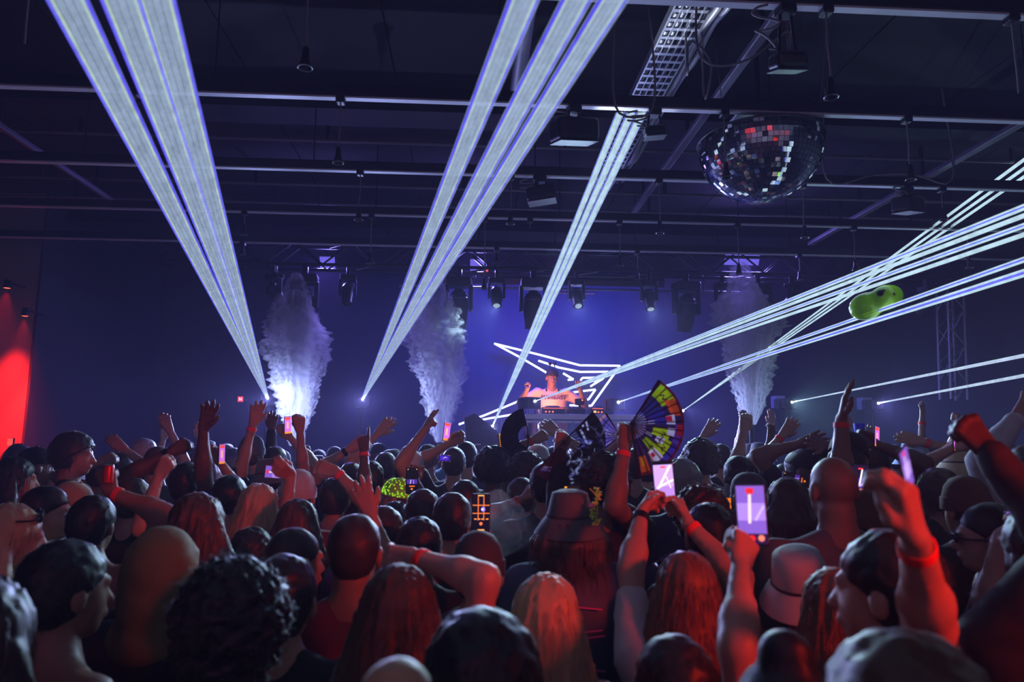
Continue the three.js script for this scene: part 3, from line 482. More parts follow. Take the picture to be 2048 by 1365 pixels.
// ---------- lasers: projector boxes, beams made of parallel filaments of light in the haze ----------
const wispTex = (() => {
  const W = 64, H = 1024, d = new Uint8Array(W * H * 4);
  for (let y = 0; y < H; y++) for (let x = 0; x < W; x++) {
    const a = y / H * 2 * Math.PI, u = x / W * 1.2, p = Math.cos(a) * 3.2, q = Math.sin(a) * 3.2;
    const n = 0.5 * noise3(u * 1.5, p * 1.6, q * 1.6) + 0.3 * noise3(u * 3, p * 5, q * 5) + 0.2 * noise3(u * 7, p * 14, q * 14);
    const v = Math.max(0.35, Math.min(1, 0.82 + 0.4 * n)) * 255, i = (y * W + x) * 4;
    d[i] = v; d[i + 1] = v; d[i + 2] = v; d[i + 3] = 255;
  }
  const t = new THREE.DataTexture(d, W, H); t.wrapS = t.wrapT = THREE.RepeatWrapping; t.magFilter = THREE.LinearFilter; t.minFilter = THREE.LinearFilter; t.needsUpdate = true; return t;
})();
const beamMat = (key, color, power, opacity, wisps = true) => mats[key] ??= new THREE.MeshStandardMaterial({ color: 0x000000, emissive: color, emissiveIntensity: power, emissiveMap: wisps ? wispTex : null, transparent: true, opacity, roughness: 1, name: key });
const beamBody = beamMat('laser_light_core', C(0.55, 0.72, 1), 0.78, 0.3), beamPale = beamMat('laser_light_pale', C(0.75, 1, 0.62), 1.0, 0.45), beamBlue = beamMat('laser_light_blue', C(0.06, 0.01, 1), 1.0, 0.7, false);
const beamThin = beamMat('laser_light_thin', C(0.6, 0.85, 1), 1.1, 0.4), beamViolet = beamMat('laser_light_violet', C(0.5, 0.12, 1), 1.2, 0.55, false);
function filament(a, b, ra, rb, u0, u1) {   // a tapered four-sided thread of light
  const d = b.clone().sub(a), n = Math.ceil(d.length() / 1.5), dir = d.clone().normalize(), s1 = dir.clone().cross(V(0.13, 1, 0.07)).normalize(), s2 = dir.clone().cross(s1), pos = [], uv = [], idx = [], K = 5;
  for (let i = 0; i <= n; i++) for (let k = 0; k <= K; k++) { const t = i / n, r = ra + (rb - ra) * t, c = Math.cos(k / K * 2 * Math.PI) * r, s = Math.sin(k / K * 2 * Math.PI) * r; const p = a.clone().addScaledVector(d, t).addScaledVector(s1, c).addScaledVector(s2, s); pos.push(p.x, p.y, p.z); uv.push(u0 + (u1 - u0) * (0.5 - 0.5 * Math.cos(k / K * 2 * Math.PI)), t * d.length() / 3); }
  for (let i = 0; i < n; i++) for (let k = 0; k < K; k++) { const o = i * (K + 1) + k; idx.push(o, o + 1, o + K + 1, o + 1, o + K + 2, o + K + 1); }
  const g = new THREE.BufferGeometry(); g.setAttribute('position', new THREE.Float32BufferAttribute(pos, 3)); g.setAttribute('uv', new THREE.Float32BufferAttribute(uv, 2)); g.setIndex(idx); g.computeVertexNormals(); return g;
}
// a flat bundle of filaments from a to b, width w0 to w1, with pale edges and a blue fringe
function beam(a, b, w0, w1, words, group, { n = 4, edge = true, body = beamBody, fringe = beamBlue } = {}) {
  const o = thing('laser_light_beam', words, 'laser beam', a, 0, group), dir = b.clone().sub(a), side = dir.clone().normalize().cross(V(0, 1, 0)).normalize().multiplyScalar(0.93).addScaledVector(V(0, 1, 0), -0.25).normalize();
  const L = (u) => [side.clone().multiplyScalar(u * w0), dir.clone().addScaledVector(side, u * w1)], list = [];
  for (let i = 0; i < n; i++) { const u = n === 1 ? 0 : (i / (n - 1) - 0.5) * (edge ? 0.78 : 0.85); const [p, q] = L(u); list.push(filament(p, q, w0 / n * 1.0, w1 / n * 1.0, i / n, (i + 1) / n)); }
  part('core', mergeGeometries(list), body, o);
  if (edge) for (const s of [-1, 1]) {
    const [p, q] = L(s * 0.44); part('edge', filament(p, q, w0 * 0.06, w1 * 0.06, 0, 0.1), beamPale, o);
    const [p2, q2] = L(s * 0.55); part('fringe', filament(p2, q2, w0 * 0.08, w1 * 0.075, 0, 0.1), fringe, o);
  }
}
function projector(px, py, d, target, words, glowPower, stand, color = C(0.4, 0.48, 1)) {
  const p = at(px, py, d), dir = target.clone().sub(p).normalize(), o = thing('laser_projector', 'black laser projector ' + words, 'laser', p);
  o.lookAt(p.clone().add(V(dir.x, 0, dir.z)));
  part('case', rbox(0.2, 0.15, 0.26, 0.012, 0, -0.02, -0.15), black, o);
  part('aperture_light', new THREE.SphereGeometry(0.018, 14, 10), glow('aperture_white_light', C(0.9, 0.95, 1.1), 6), o);
  part('hood', lathe([[0.03, 0], [0.035, 0.03], [0.038, 0.03], [0.033, 0]], 16).rotateX(Math.PI / 2).translate(0, 0, -0.025), black, o);
  part('bracket', join([box(0.015, 0.12, 0.04, -0.11, -0.04, -0.15), box(0.015, 0.12, 0.04, 0.11, -0.04, -0.15)]), black, o);
  if (stand !== false) part('stand', rod(V(0, -0.09, -0.15), V(0, -p.y + (stand ?? STAGE.y), -0.15), 0.02, 0.025), black, o);
  lamp('spot', 'laser_glow', color, glowPower * LIGHT.laser, p.clone().addScaledVector(dir, 0.03), p.clone().add(V(dir.x, -0.4 * Math.hypot(dir.x, dir.z), dir.z).normalize().multiplyScalar(2)), 1, 1.1, 0.7);
  return p;
}
const beyond = (s, q, k) => q.clone().add(q.clone().sub(s).multiplyScalar(k));
{ // three beams each from the two left projectors, passing over the camera
  const s1 = projector(535, 797, 9.0, at(200, 0, 1.7), 'left of the first smoke plume', 11);
  [[134, 'leftmost of three', 1.6], [241, 'middle of three', 1.62], [312, 'rightmost of three', 1.66]].forEach(([x, w, d]) => beam(s1, beyond(s1, at(x, 0, d), 0.35), 0.03, 0.083, 'broad white blue laser beam from the left projector, ' + w, 'left overhead beams'));
  const s2 = projector(725, 799, 9.0, at(1150, 0, 1.7), 'between the first two smoke plumes', 13);
  [[1048, 'leftmost of three', 1.62], [1153, 'middle of three', 1.62], [1226, 'rightmost of three', 1.66]].forEach(([x, w, d]) => beam(s2, beyond(s2, at(x, 0, d), 0.35), 0.03, 0.074, 'broad white green laser beam from the second projector, ' + w, 'second overhead beams'));
  const hit = (px, py, i) => { const p = atZ(px, py, PIPES[i]); p.y = ROOM.pipe - 0.008; return p; };
  const s3 = projector(985, 853, 8.6, atZ(1250, 225, PIPES[1]), 'on the wedge speaker left of the booth', 4, false);
  [[1240, 0.03], [1262, 0.03], [1284, 0.035]].forEach(([x, w], i) => beam(s3, atZ(x, 226, PIPES[1]), 0.016, 0.05 + i * 0.004, 'narrow laser beam rising to the mirror ball rail, ' + ['leftmost', 'middle', 'rightmost'][i] + ' of three', 'beams rising to the rail', { n: 4, body: beamThin }));
  const s4 = projector(1070, 803, 8.75, at(2048, 430, 3.8), 'at the left end of the booth', 2, false);
  [[415, 0.04, 'highest of four'], [432, 0.03, 'second highest of four'], [452, 0.035, 'third highest of four'], [470, 0.03, 'lowest of four']].forEach(([y, w, t], i) => beam(s4, beyond(s4, at(2048, y, 3.8), 0.5), 0.014, w * 2.3, 'slim laser beam crossing in front of the performer, ' + t, 'beams crossing from the booth left end', { n: 4, body: beamThin, edge: i % 2 === 0 }));
  const s5 = projector(1237, 805, 8.75, at(2048, 535, 3.6), 'at the right end of the booth', 5, false);
  [[520, 0.05, 'upper of two'], [547, 0.075, 'lower broader of two']].forEach(([y, w, t]) => beam(s5, beyond(s5, at(2048, y, 3.6), 0.5), 0.02, w * 1.9, 'laser beam passing under the lime inflatable, ' + t, 'beams from the booth right end', { n: 5, body: beamThin }));
  const h6 = atZ(1878, 457, PIPES[3]), s6 = projector(1366, 822, 8.9, h6, 'behind the large coloured fan', 2);
  [[1862, 'leftmost of three'], [1880, 'middle of three'], [1898, 'rightmost of three']].forEach(([x, t]) => { const q = atZ(x, 457, PIPES[3]); beam(s6, beyond(s6, q, 0.95), 0.014, 0.1, 'slim laser beam climbing steeply to the right ceiling, ' + t, 'beams climbing right', { n: 4, body: beamThin, edge: false }); });
  const s7 = projector(1584, 805, 10.2, at(2048, 712, 7), 'low at the right beside a blue box', 5, undefined, C(0.45, 1, 0.75)), s8 = projector(1757, 807, 10.2, at(2048, 752, 7.5), 'rightmost of all', 5, undefined, C(0.4, 0.45, 1));
  beam(s7, beyond(s7, at(2048, 712, 7), 0.6), 0.02, 0.08, 'low slim laser beam with violet edges, upper of the two at right', 'low right beams', { n: 3, body: beamThin, fringe: beamViolet });
  beam(s8, beyond(s8, at(2048, 752, 7.5), 0.5), 0.02, 0.05, 'low slim laser beam with violet edges, lower of the two at right', 'low right beams', { n: 2, body: beamThin, fringe: beamViolet });
  // the laser light that strikes the rail, the cable tray and the ceiling above it
  lamp('spot', 'laser_strike', C(0.7, 0.8, 1), 260, s3.clone().add(V(0, 0.02, 0.03)), atZ(1275, 195, PIPES[1]), 0.3, 0.07, 0.3);
  lamp('spot', 'laser_strike', C(0.7, 0.85, 1), 150, s6.clone().add(V(0, 0.02, 0.03)), h6, 0.3, 0.02, 0.3);
  // blue boxes beside the low projectors
  for (const [px, py, w] of [[1556, 805, 'left of the low green glowing projector'], [1729, 808, 'left of the rightmost projector']]) { const p = at(px, py, 10.9), b = thing('equipment_box', 'small pale equipment box ' + w, 'box', p); part('case', rbox(0.16, 0.19, 0.18, 0.012), std('box_pale', C(0.4, 0.42, 0.46), 0.6), b); part('latch', rbox(0.04, 0.05, 0.012, 0.003, 0, 0, 0.094), black, b); part('post', rod(V(0, -0.09, 0), V(0, -p.y + STAGE.y, 0), 0.02), black, b); }
}
// ---------- smoke: plumes from floor jets, and a puff over the crowd ----------
const smokeMat = mats.smoke = new THREE.MeshPhysicalMaterial({ color: C(0.62, 0.62, 0.64), roughness: 1, transmission: 0.5, thickness: 0, transparent: true, opacity: 0.2, specularIntensity: 0, name: 'smoke' });
const puffMat = mats.puff = new THREE.MeshPhysicalMaterial({ color: C(0.8, 0.8, 0.84), roughness: 1, transmission: 0.5, thickness: 0, transparent: true, opacity: 0.025, specularIntensity: 0, name: 'vapour' });
function smokeShell(path, s, seedOff, NT = 56, NY = 170) {
  const pos = [], idx = [];
  for (let j = 0; j <= NY; j++) {
    const t = j / NY, [x, y, z, r] = path(t);
    for (let i = 0; i <= NT; i++) {
      const a = i / NT * 2 * Math.PI, cx = Math.cos(a), cz = Math.sin(a);
      const n = 0.3 * noise3(cx * 1.1 + seedOff, y * 2.2, cz * 1.1) + 0.34 * Math.abs(noise3(cx * 2.4, y * 6 + seedOff, cz * 2.4)) + 0.24 * Math.abs(noise3(cx * 5, y * 14, cz * 5 + seedOff)) + 0.12 * Math.abs(noise3(cx * 11, y * 32 + seedOff, cz * 11));
      const R = r * s * (0.62 + 0.95 * n);
      pos.push(x + cx * R, y + 0.1 * r * noise3(cx * 3, y * 6, cz * 3 + 7), z + cz * R);
    }
  }
  for (let j = 0; j < NY; j++) for (let i = 0; i < NT; i++) { const o = j * (NT + 1) + i; idx.push(o, o + NT + 1, o + 1, o + 1, o + NT + 1, o + NT + 2); }
  const g = new THREE.BufferGeometry(); g.setAttribute('position', new THREE.Float32BufferAttribute(pos, 3)); g.setIndex(idx); g.computeVertexNormals(); return g;
}
for (const [bx, by, tx, ty, d, w, words] of [[588, 892, 600, 545, 8.45, 0.36, 'smoke plume shooting up left of the second laser'], [880, 885, 878, 545, 8.45, 0.34, 'smoke plume shooting up left of the booth'], [1502, 850, 1490, 525, 8.45, 0.36, 'smoke plume shooting up right of the booth']]) {
  const a = at(bx, by, d), b = at(tx, ty, d), o = thing('smoke_plume', 'tall billowing white ' + words, 'smoke', V(a.x, a.y, a.z));
  const path = (t) => [(b.x - a.x) * t + 0.05 * Math.sin(t * 5) * t, (b.y - a.y) * t, (b.z - a.z) * t, (0.05 + w * Math.pow(t, 0.75)) * Math.min(1, Math.sqrt(Math.max(0, 1 - t)) * 2.2)];
  [0.62, 0.92, 1.15].forEach((s, i) => part('smoke_layer', smokeShell((t) => { const q = path(t); q[1] *= 1 - 0.1 * (i % 3); q[0] *= 1; return q; }, s, bx * 0.01 + i * 0.13), smokeMat, o));
  const jet = thing('smoke_jet', 'small black smoke jet nozzle under the ' + words.split(' up ')[1] + ' plume', 'smoke machine', V(a.x, STAGE.y, a.z));
  part('body', rbox(0.2, 0.2, 0.2, 0.02, 0, 0.1, 0), black, jet); part('nozzle', lathe([[0, 0.2], [0.03, 0.2], [0.03, Math.max(0.3, a.y - STAGE.y)], [0.02, Math.max(0.3, a.y - STAGE.y)], [0.02, 0.22]], 14), black, jet);
}
{ const a = at(1000, 1115, 2.95), o = thing('vapour_puff', 'thin purple lit puff of vapour drifting between raised phones', 'smoke', a);
  const path = (t) => [0.03 * Math.sin(t * 6), 0.28 * t, 0, 0.01 + 0.15 * Math.sin(Math.PI * Math.min(1, t * 0.98 + 0.01))];
  [0.6, 0.9, 1.15].forEach((s, i) => part('vapour_layer', smokeShell(path, s, 4 + i, 36, 40), puffMat, o)); }
// ---------- people ----------
const HAND = {   // curl of index, middle, ring, little; thumb curl; spread
  open: { c: [0.12, 0.1, 0.14, 0.18], t: 0.1, s: 1.25 }, flat: { c: [0.15, 0.15, 0.18, 0.2], t: 0.3, s: 0.5 }, relaxed: { c: [0.35, 0.45, 0.5, 0.5], t: 0.3, s: 0.7 },
  fist: { c: [1.45, 1.5, 1.5, 1.5], t: 1.1, s: 0.2 }, point: { c: [0.05, 1.45, 1.5, 1.5], t: 1.0, s: 0.2 }, horns: { c: [0.05, 1.45, 1.45, 0.1], t: 0.9, s: 0.9 }, vee: { c: [0.05, 0.05, 1.45, 1.5], t: 1.0, s: 1.4 }, grip: { c: [0.75, 0.8, 0.85, 0.85], t: 0.55, s: 0.3 },
};
// W wrist, Y along the hand, N out of the palm, X toward the thumb
function handPrims(W, Y, N, X, pose, sc, fat = 1) {
  const h = HAND[pose] ?? HAND.relaxed, out = [], P = (x, y, z) => W.clone().addScaledVector(X, x * sc).addScaledVector(Y, y * sc).addScaledVector(N, z * sc);
  const kx = [0.031, 0.010, -0.011, -0.030], ky = [0.090, 0.095, 0.089, 0.079], len = [0.072, 0.08, 0.074, 0.057], fan = [0.16, 0.04, -0.09, -0.22];
  for (let i = 0; i < 4; i++) {
    out.push(cap(P(kx[i] * 0.55, 0.008, 0), 0.0155 * sc, P(kx[i], ky[i], -0.002), 0.012 * sc * fat));
    let x = kx[i], y = ky[i], z = -0.002, a = 0;
    const r = [0.0102, 0.0095, 0.0086, 0.0076].map((v) => v * sc * fat * (i === 3 ? 0.86 : 1)), seg = [0.46, 0.31, 0.25];
    for (let j = 0; j < 3; j++) {
      a += h.c[i] * (j === 0 ? 0.95 : 1.1); const L = len[i] * seg[j], sp = Math.sin(fan[i] * h.s) * Math.max(0, Math.cos(a));
      const nx = x + L * sp, ny = y + L * Math.cos(a), nz = z + L * Math.sin(a);
      out.push(cap(P(x, y, z), r[j], P(nx, ny, nz), r[j + 1])); x = nx; y = ny; z = nz;
    }
  }
  const tc = h.t; let a = P(0.018, 0.018, 0.004), b = P(0.046 - 0.014 * tc, 0.048, 0.012 + 0.016 * tc), c = P(0.062 - 0.044 * tc, 0.074 + 0.004 * tc, 0.014 + 0.024 * tc), d = P(0.072 - 0.07 * tc, 0.098 - 0.008 * tc, 0.014 + 0.03 * tc);
  out.push(cap(a, 0.016 * sc, b, 0.0125 * sc * fat), cap(b, 0.0125 * sc * fat, c, 0.0105 * sc * fat), cap(c, 0.0105 * sc * fat, d, 0.009 * sc * fat));
  return out;
}
function elbow(S, W, u, f, pole) {   // two bones from S toward W; returns [elbow, wrist]
  const d = W.clone().sub(S), len = Math.min(d.length(), (u + f) * 0.992), dir = d.normalize(), a = (u * u - f * f + len * len) / (2 * len), h = Math.sqrt(Math.max(0, u * u - a * a));
  const pp = pole.clone().addScaledVector(dir, -pole.dot(dir)).normalize();
  return [S.clone().addScaledVector(dir, a).addScaledVector(pp, h), S.clone().addScaledVector(dir, len)];
}
const LOD = [{ body: 0.015, head: 0.0065, hand: 0.005, cloth: 0.016, hair: 0.0085, strands: 1 }, { body: 0.02, head: 0.009, hand: 0.006, cloth: 0.021, hair: 0.011, strands: 0.45 }, { body: 0.026, head: 0.012, hand: 0.0075, cloth: 0.027, hair: 0.015, strands: 0.15 }];
// fine loose strands along a hair surface, so that light catches its edge
function strands(g, n, len, flow, curl, width) {
  const p = g.attributes.position, nn = g.attributes.normal, pos = [], idx = [], SEG = 4;
  for (let k = 0; k < n; k++) {
    const i = Math.floor(rnd() * p.count), a = V(p.getX(i), p.getY(i), p.getZ(i)), nv = V(nn.getX(i), nn.getY(i), nn.getZ(i)), L = len * rr(0.5, 1.2), ph = rr(0, 6.3), q = V(rr(-1, 1), rr(-1, 1), rr(-1, 1)).normalize();
    const side = nv.clone().cross(flow).normalize(); if (!side.lengthSq()) side.set(1, 0, 0);
    const o = pos.length / 3;
    for (let s = 0; s <= SEG; s++) {
      const t = s / SEG, c = a.clone().addScaledVector(nv, -0.003 + L * (0.35 * t - 0.2 * t * t)).addScaledVector(flow, L * t * 0.85).addScaledVector(q, curl * L * Math.sin(t * 5 + ph) * t).addScaledVector(side, curl * L * Math.cos(t * 6 + ph) * t), w = width * (1 - 0.7 * t);
      for (let e = 0; e < 3; e++) { const v = c.clone().addScaledVector(side, w * Math.cos(e * 2.094)).addScaledVector(nv, w * Math.sin(e * 2.094)); pos.push(v.x, v.y, v.z); }
    }
    for (let s = 0; s < SEG; s++) for (let e = 0; e < 3; e++) { const b = o + s * 3 + e, b2 = o + s * 3 + (e + 1) % 3; idx.push(b, b2, b + 3, b2, b2 + 3, b + 3); }
  }
  const r = new THREE.BufferGeometry(); r.setAttribute('position', new THREE.Float32BufferAttribute(pos, 3)); r.setIndex(idx); r.computeVertexNormals(); return r;
}
// hats in head space (origin between the ears, forward -z)
const hatGeo = {
  cap: (back) => { const s = back ? -1 : 1; const dome = lathe([[0, 0.137], [0.03, 0.134], [0.06, 0.121], [0.083, 0.096], [0.094, 0.06], [0.097, 0.03], [0.093, 0.03], [0, 0.05]], 22).scale(0.94, 1, 1.1).translate(0, 0, 0.004);
    const b = new THREE.CylinderGeometry(0.1, 0.1, 0.006, 20, 1, false, Math.PI * 0.5, Math.PI).scale(0.8, 1, 1.15).rotateY(s > 0 ? Math.PI / 2 + Math.PI / 2 : 0).rotateX(s * 0.16).translate(0, 0.036, -s * 0.075);
    return { crown: dome, brim: b, button: new THREE.SphereGeometry(0.008, 8, 6).translate(0, 0.138, 0.004) }; },
  beanie: () => ({ crown: lathe([[0, 0.15], [0.025, 0.146], [0.058, 0.132], [0.083, 0.1], [0.095, 0.055], [0.097, 0.02], [0.09, 0.02], [0, 0.04]], 24).scale(0.93, 1, 1.08).translate(0, 0, 0.008), cuff: lathe([[0.094, 0.058], [0.101, 0.052], [0.102, 0.005], [0.096, 0], [0.092, 0.01]], 24).scale(0.93, 1, 1.08).translate(0, 0, 0.008) }),
  bucket: () => ({ crown: lathe([[0, 0.14], [0.05, 0.138], [0.076, 0.128], [0.086, 0.09], [0.098, 0.04], [0.094, 0.04], [0, 0.06]], 26).scale(0.95, 1, 1.08), brim: lathe([[0.098, 0.042], [0.125, 0.01], [0.152, -0.028], [0.15, -0.032], [0.122, 0.004], [0.095, 0.036]], 30).scale(0.95, 1, 1.06), band: lathe([[0.0985, 0.05], [0.1, 0.046], [0.1, 0.04], [0.0975, 0.04]], 26).scale(0.955, 1, 1.085) }),
};
const people = [];
const stripeMat = new THREE.MeshStandardMaterial({ color: 0xffffff, vertexColors: true, roughness: 0.75, name: 'striped_jersey' });
function dyed(g, kind) {   // woven vertical stripes of the jersey
  if (kind !== 'stripe') return g;
  const p = g.attributes.position, c = new Float32Array(p.count * 3);
  for (let i = 0; i < p.count; i++) (Math.sin(p.getX(i) * 95 + 1) > 0.2 ? CLOTH.white : CLOTH.stripe).toArray(c, i * 3);
  g.setAttribute('color', new THREE.BufferAttribute(c, 3)); return g;
}
const armWord = { none: 'arms down', L: 'left arm raised', R: 'right arm raised', LR: 'both arms raised' };
const hairWords = { buzz: 'cropped', short: 'short', fluffy: 'tousled', curly: 'curly', afro: 'round curly', long: 'long', bob: 'bobbed', bun: 'bunned', pony: 'ponytailed', shaved: 'shaved', slick: 'sleek' };
function labelOf(s) {
  const [hstyle, hcol] = s.hair ?? ['short', 'dark'], [ts, tc] = s.top ?? ['tee', 'black'], raised = ['L', 'R'].filter((k) => s.arms?.[k]).join('') || 'none';
  const head = s.hat ? `${s.hat[1]} ${{ cap: 'cap', sequin: 'sequin cap', beanie: 'beanie', bucket: 'bucket hat', hood: 'hood' }[s.hat[0]]}` : hstyle === 'shaved' ? 'shaved head' : `${hairWords[hstyle]} ${hcol === 'dark' ? 'dark brown' : hcol} hair`;
  return `person with ${head} in ${tc} ${{ tee: 't-shirt', tank: 'tank top', long: 'long sleeves', hoodie: 'hoodie', jacket: 'jacket' }[ts]}, ${armWord[raised]}`;
}
/* s: { p: [pixel x, pixel y of the top of the head, depth], face: degrees turned right of the stage, tilt: [nod, lean, turn], skin, hair: [style, colour], top: [style, colour],
   hat: [kind, colour], arms: { L, R: { to: [px, py, depth], elbow: [px, py, depth]?, hand, palm: 'f'|'b'|'in', band } }, wide, lod, label, head } */
function person(s) {
  const lod = LOD[s.lod ?? (s.p[2] < 2.8 ? 0 : s.p[2] < 4.6 ? 1 : 2)], T = at(...s.p), hairUp = { curly: 0.045, afro: 0.06, fluffy: 0.03, short: 0.012, long: 0.014, bob: 0.014, bun: 0.014, pony: 0.012, buzz: 0.004, shaved: 0, slick: 0.008 }[s.hair?.[0] ?? 'short'] ?? 0.01;
  const lift = s.hat ? (s.hat[0] === 'hood' ? 0.03 : 0.022) : hairUp, sc = s.height ? s.height / 1.753 : Math.min(1.16, Math.max(0.82, (T.y - lift) / 1.753)), wide = s.wide ?? 1, slim = s.slim ?? 1, hs = (s.head ?? 1) * Math.pow(sc, 0.4);
  const turn = -(s.face ?? 0) * DEG, root = V(T.x, Math.max(0, T.y - lift - sc * 1.753), T.z);
  const o = thing('person', s.label ?? '?', 'person', root, turn, s.group ?? 'people in the crowd');
  const inv = new THREE.Matrix4().makeRotationY(turn).setPosition(root).invert(), toLocal = (a) => a.clone().applyMatrix4(inv), v = (x, y, z) => V(x * sc, y * sc, z * sc);
  const headTop = 1.753 * sc, hc = V(0, headTop - 0.118 * hs, -0.005), tilt = s.tilt ?? [0, 0, 0];
  const hq = new THREE.Quaternion().setFromEuler(new THREE.Euler(-tilt[0] * DEG, -(tilt[2] ?? 0) * DEG, tilt[1] * DEG, 'YXZ')), hp = (x, y, z) => V(x, y, z).multiplyScalar(hs).applyQuaternion(hq).add(hc), HR = (x, y, z) => V(x * hs, y * hs, z * hs);
  const neckTop = hp(0, -0.07, 0.022), neckBase = v(0, 1.46, 0.015);
  // arms
  const arms = {};
  for (const side of ['L', 'R']) {
    const sg = side === 'L' ? -1 : 1, spec = s.arms?.[side], S = v(sg * 0.188 * wide, 1.405, 0.01);
    let E, W, pole = V(sg * 1, -0.25, 0.25);
    if (spec) {
      const target = toLocal(at(...spec.to));
      if (target.y > S.y) { S.y += 0.035 * sc; S.x *= 0.93; }
      if (spec.elbow) pole = toLocal(at(...spec.elbow)).sub(S.clone().add(target).multiplyScalar(0.5));
      [E, W] = elbow(S, target, 0.30 * sc, 0.265 * sc, pole);
      const miss = W.distanceTo(target); if (miss > 0.12) console.log('reach', s.label ?? s.p.join(), side, miss.toFixed(2));
    } else { E = v(sg * (0.245 * wide), 1.12, 0.05); W = v(sg * (0.25 * wide), 0.87, -0.06); }
    const dir = W.clone().sub(E).normalize(), fwd = V(0, 0, -1);
    const palm = spec ? { f: V(0, 0, -1), b: V(0, 0, 1), in: V(-sg, 0, 0), out: V(sg, 0, 0) }[spec.palm ?? 'f'] : V(-sg, 0, 0);
    let Y = dir.clone(); if (spec?.aim) Y = toLocal(at(...spec.aim)).sub(W).normalize();
    let N = palm.clone().addScaledVector(Y, -palm.dot(Y)); if (N.lengthSq() < 0.05) N = V(0, 1, 0).addScaledVector(Y, -Y.y); N.normalize();
    // thumb side: right hand palm forward -> thumb to -x
    const X = Y.clone().cross(N).multiplyScalar(side === 'R' ? 1 : -1).normalize();
    arms[side] = { S, E, W, dir, Y, N, X, spec };
  }
  const torso = (g) => [ell(v(0, 0.95, 0), v(0.165 * wide * slim + g, 0.14 + g, 0.115 + g)), ell(v(0, 1.1, 0.005), v(0.142 * wide * slim + g, 0.17 + g, 0.102 + g)), ell(v(0, 1.27, 0.005), v(0.168 * wide * slim + g, 0.185 + g, 0.112 + g)), cap(v(-0.145 * wide, 1.385, 0.012), (0.06 + g) * sc, v(0.145 * wide, 1.385, 0.012), (0.06 + g) * sc), cap(v(-0.11 * wide, 1.42, 0.018), (0.042 + g) * sc, v(-0.03, 1.475, 0.02), (0.042 + g * 0.5) * sc), cap(v(0.11 * wide, 1.42, 0.018), (0.042 + g) * sc, v(0.03, 1.475, 0.02), (0.042 + g * 0.5) * sc)];
  const fat = s.wide > 1.08 ? 1.12 : slim < 0.95 ? 0.84 : 1;
  const armP = (A, g, upTo = 2) => { const out = [cap(A.S, (0.053 * fat + g) * sc, A.S.clone().lerp(A.E, Math.min(1, upTo)), (0.043 * fat + g) * sc)]; if (upTo > 1) { const m = A.E.clone().lerp(A.W, 0.28), e = A.E.clone().lerp(A.W, Math.min(1, upTo - 1)); out.push(cap(A.E, (0.041 * fat + g) * sc, m, (0.043 * fat + g) * sc), cap(m, (0.043 * fat + g) * sc, e, (0.027 + g) * sc)); } return out; };
  const legP = (sg, g) => [cap(v(sg * 0.09, 0.9, 0), (0.088 + g) * sc, v(sg * 0.1, 0.49, -0.01), (0.056 + g) * sc), cap(v(sg * 0.1, 0.49, -0.01), (0.056 + g) * sc, v(sg * 0.1, 0.1, 0.015), (0.038 + g) * sc)];
  const headP = [ell(hp(0, 0.03, 0.012), HR(0.074, 0.088, 0.093), hq), ell(hp(0, -0.03, -0.03), HR(0.061, 0.083, 0.062), hq), ell(hp(0, -0.09, -0.052), HR(0.032, 0.026, 0.03), hq), cap(hp(0, 0.002, -0.088), 0.009 * hs, hp(0, -0.034, -0.106), 0.0135 * hs), cap(hp(-0.032, 0.02, -0.079), 0.011 * hs, hp(0.032, 0.02, -0.079), 0.011 * hs), cap(hp(-0.018, -0.064, -0.088), 0.0085 * hs, hp(0.018, -0.064, -0.088), 0.0085 * hs), ell(hp(-0.078, -0.008, 0.012), HR(0.012, 0.031, 0.02), hq), ell(hp(0.078, -0.008, 0.012), HR(0.012, 0.031, 0.02), hq)];
  const neckP = cap(neckTop, 0.054 * sc * (wide > 1.05 ? 1.1 : slim < 0.95 ? 0.86 : 1), neckBase, 0.062 * sc);
  const list = [...torso(0), neckP, ...legP(-1, 0), ...legP(1, 0), ...armP(arms.L, 0), ...armP(arms.R, 0), cap(v(-0.1, 0.045, 0.03), 0.042 * sc, v(-0.105, 0.04, -0.13), 0.036 * sc), cap(v(0.1, 0.045, 0.03), 0.042 * sc, v(0.105, 0.04, -0.13), 0.036 * sc)];
  const geos = [netMesh(list, { cell: lod.body, k: 0.035, coarseBelow: 1.0 * sc }), netMesh([...headP, cap(neckTop, neckP.ra, neckTop.clone().lerp(neckBase, 0.75), neckP.ra * 1.03)], { cell: lod.head, k: 0.018 })];
  for (const side of ['L', 'R']) { const A = arms[side]; geos.push(netMesh([cap(A.W.clone().addScaledVector(A.dir, -0.05 * sc), 0.029 * sc, A.W, 0.025 * sc), ...handPrims(A.W, A.Y, A.N, A.X, A.spec?.hand ?? 'relaxed', sc * 0.98, lod === LOD[2] ? 1.12 : 1)], { cell: lod.hand, k: 0.01 })); }
  part('body', mergeIndexed(geos), skin(s.skin ?? 'fair'), o);
  // clothes
  const [ts, tc] = s.top ?? ['tee', 'black'], sleeve = { tank: 0, tee: 0.62, long: 1.95, hoodie: 1.95, jacket: 1.9 }[ts] ?? 0.6, g = ts === 'hoodie' || ts === 'jacket' ? 0.03 : 0.017, hem = 0.82 * sc;
  const wrinkle = (d, x, y, z) => Math.abs(d) > 0.05 ? d : d + 0.004 * noise3(x * 9 + root.x * 5, y * 14, z * 9) + 0.002 * noise3(x * 24, y * 30, z * 24 + root.z);
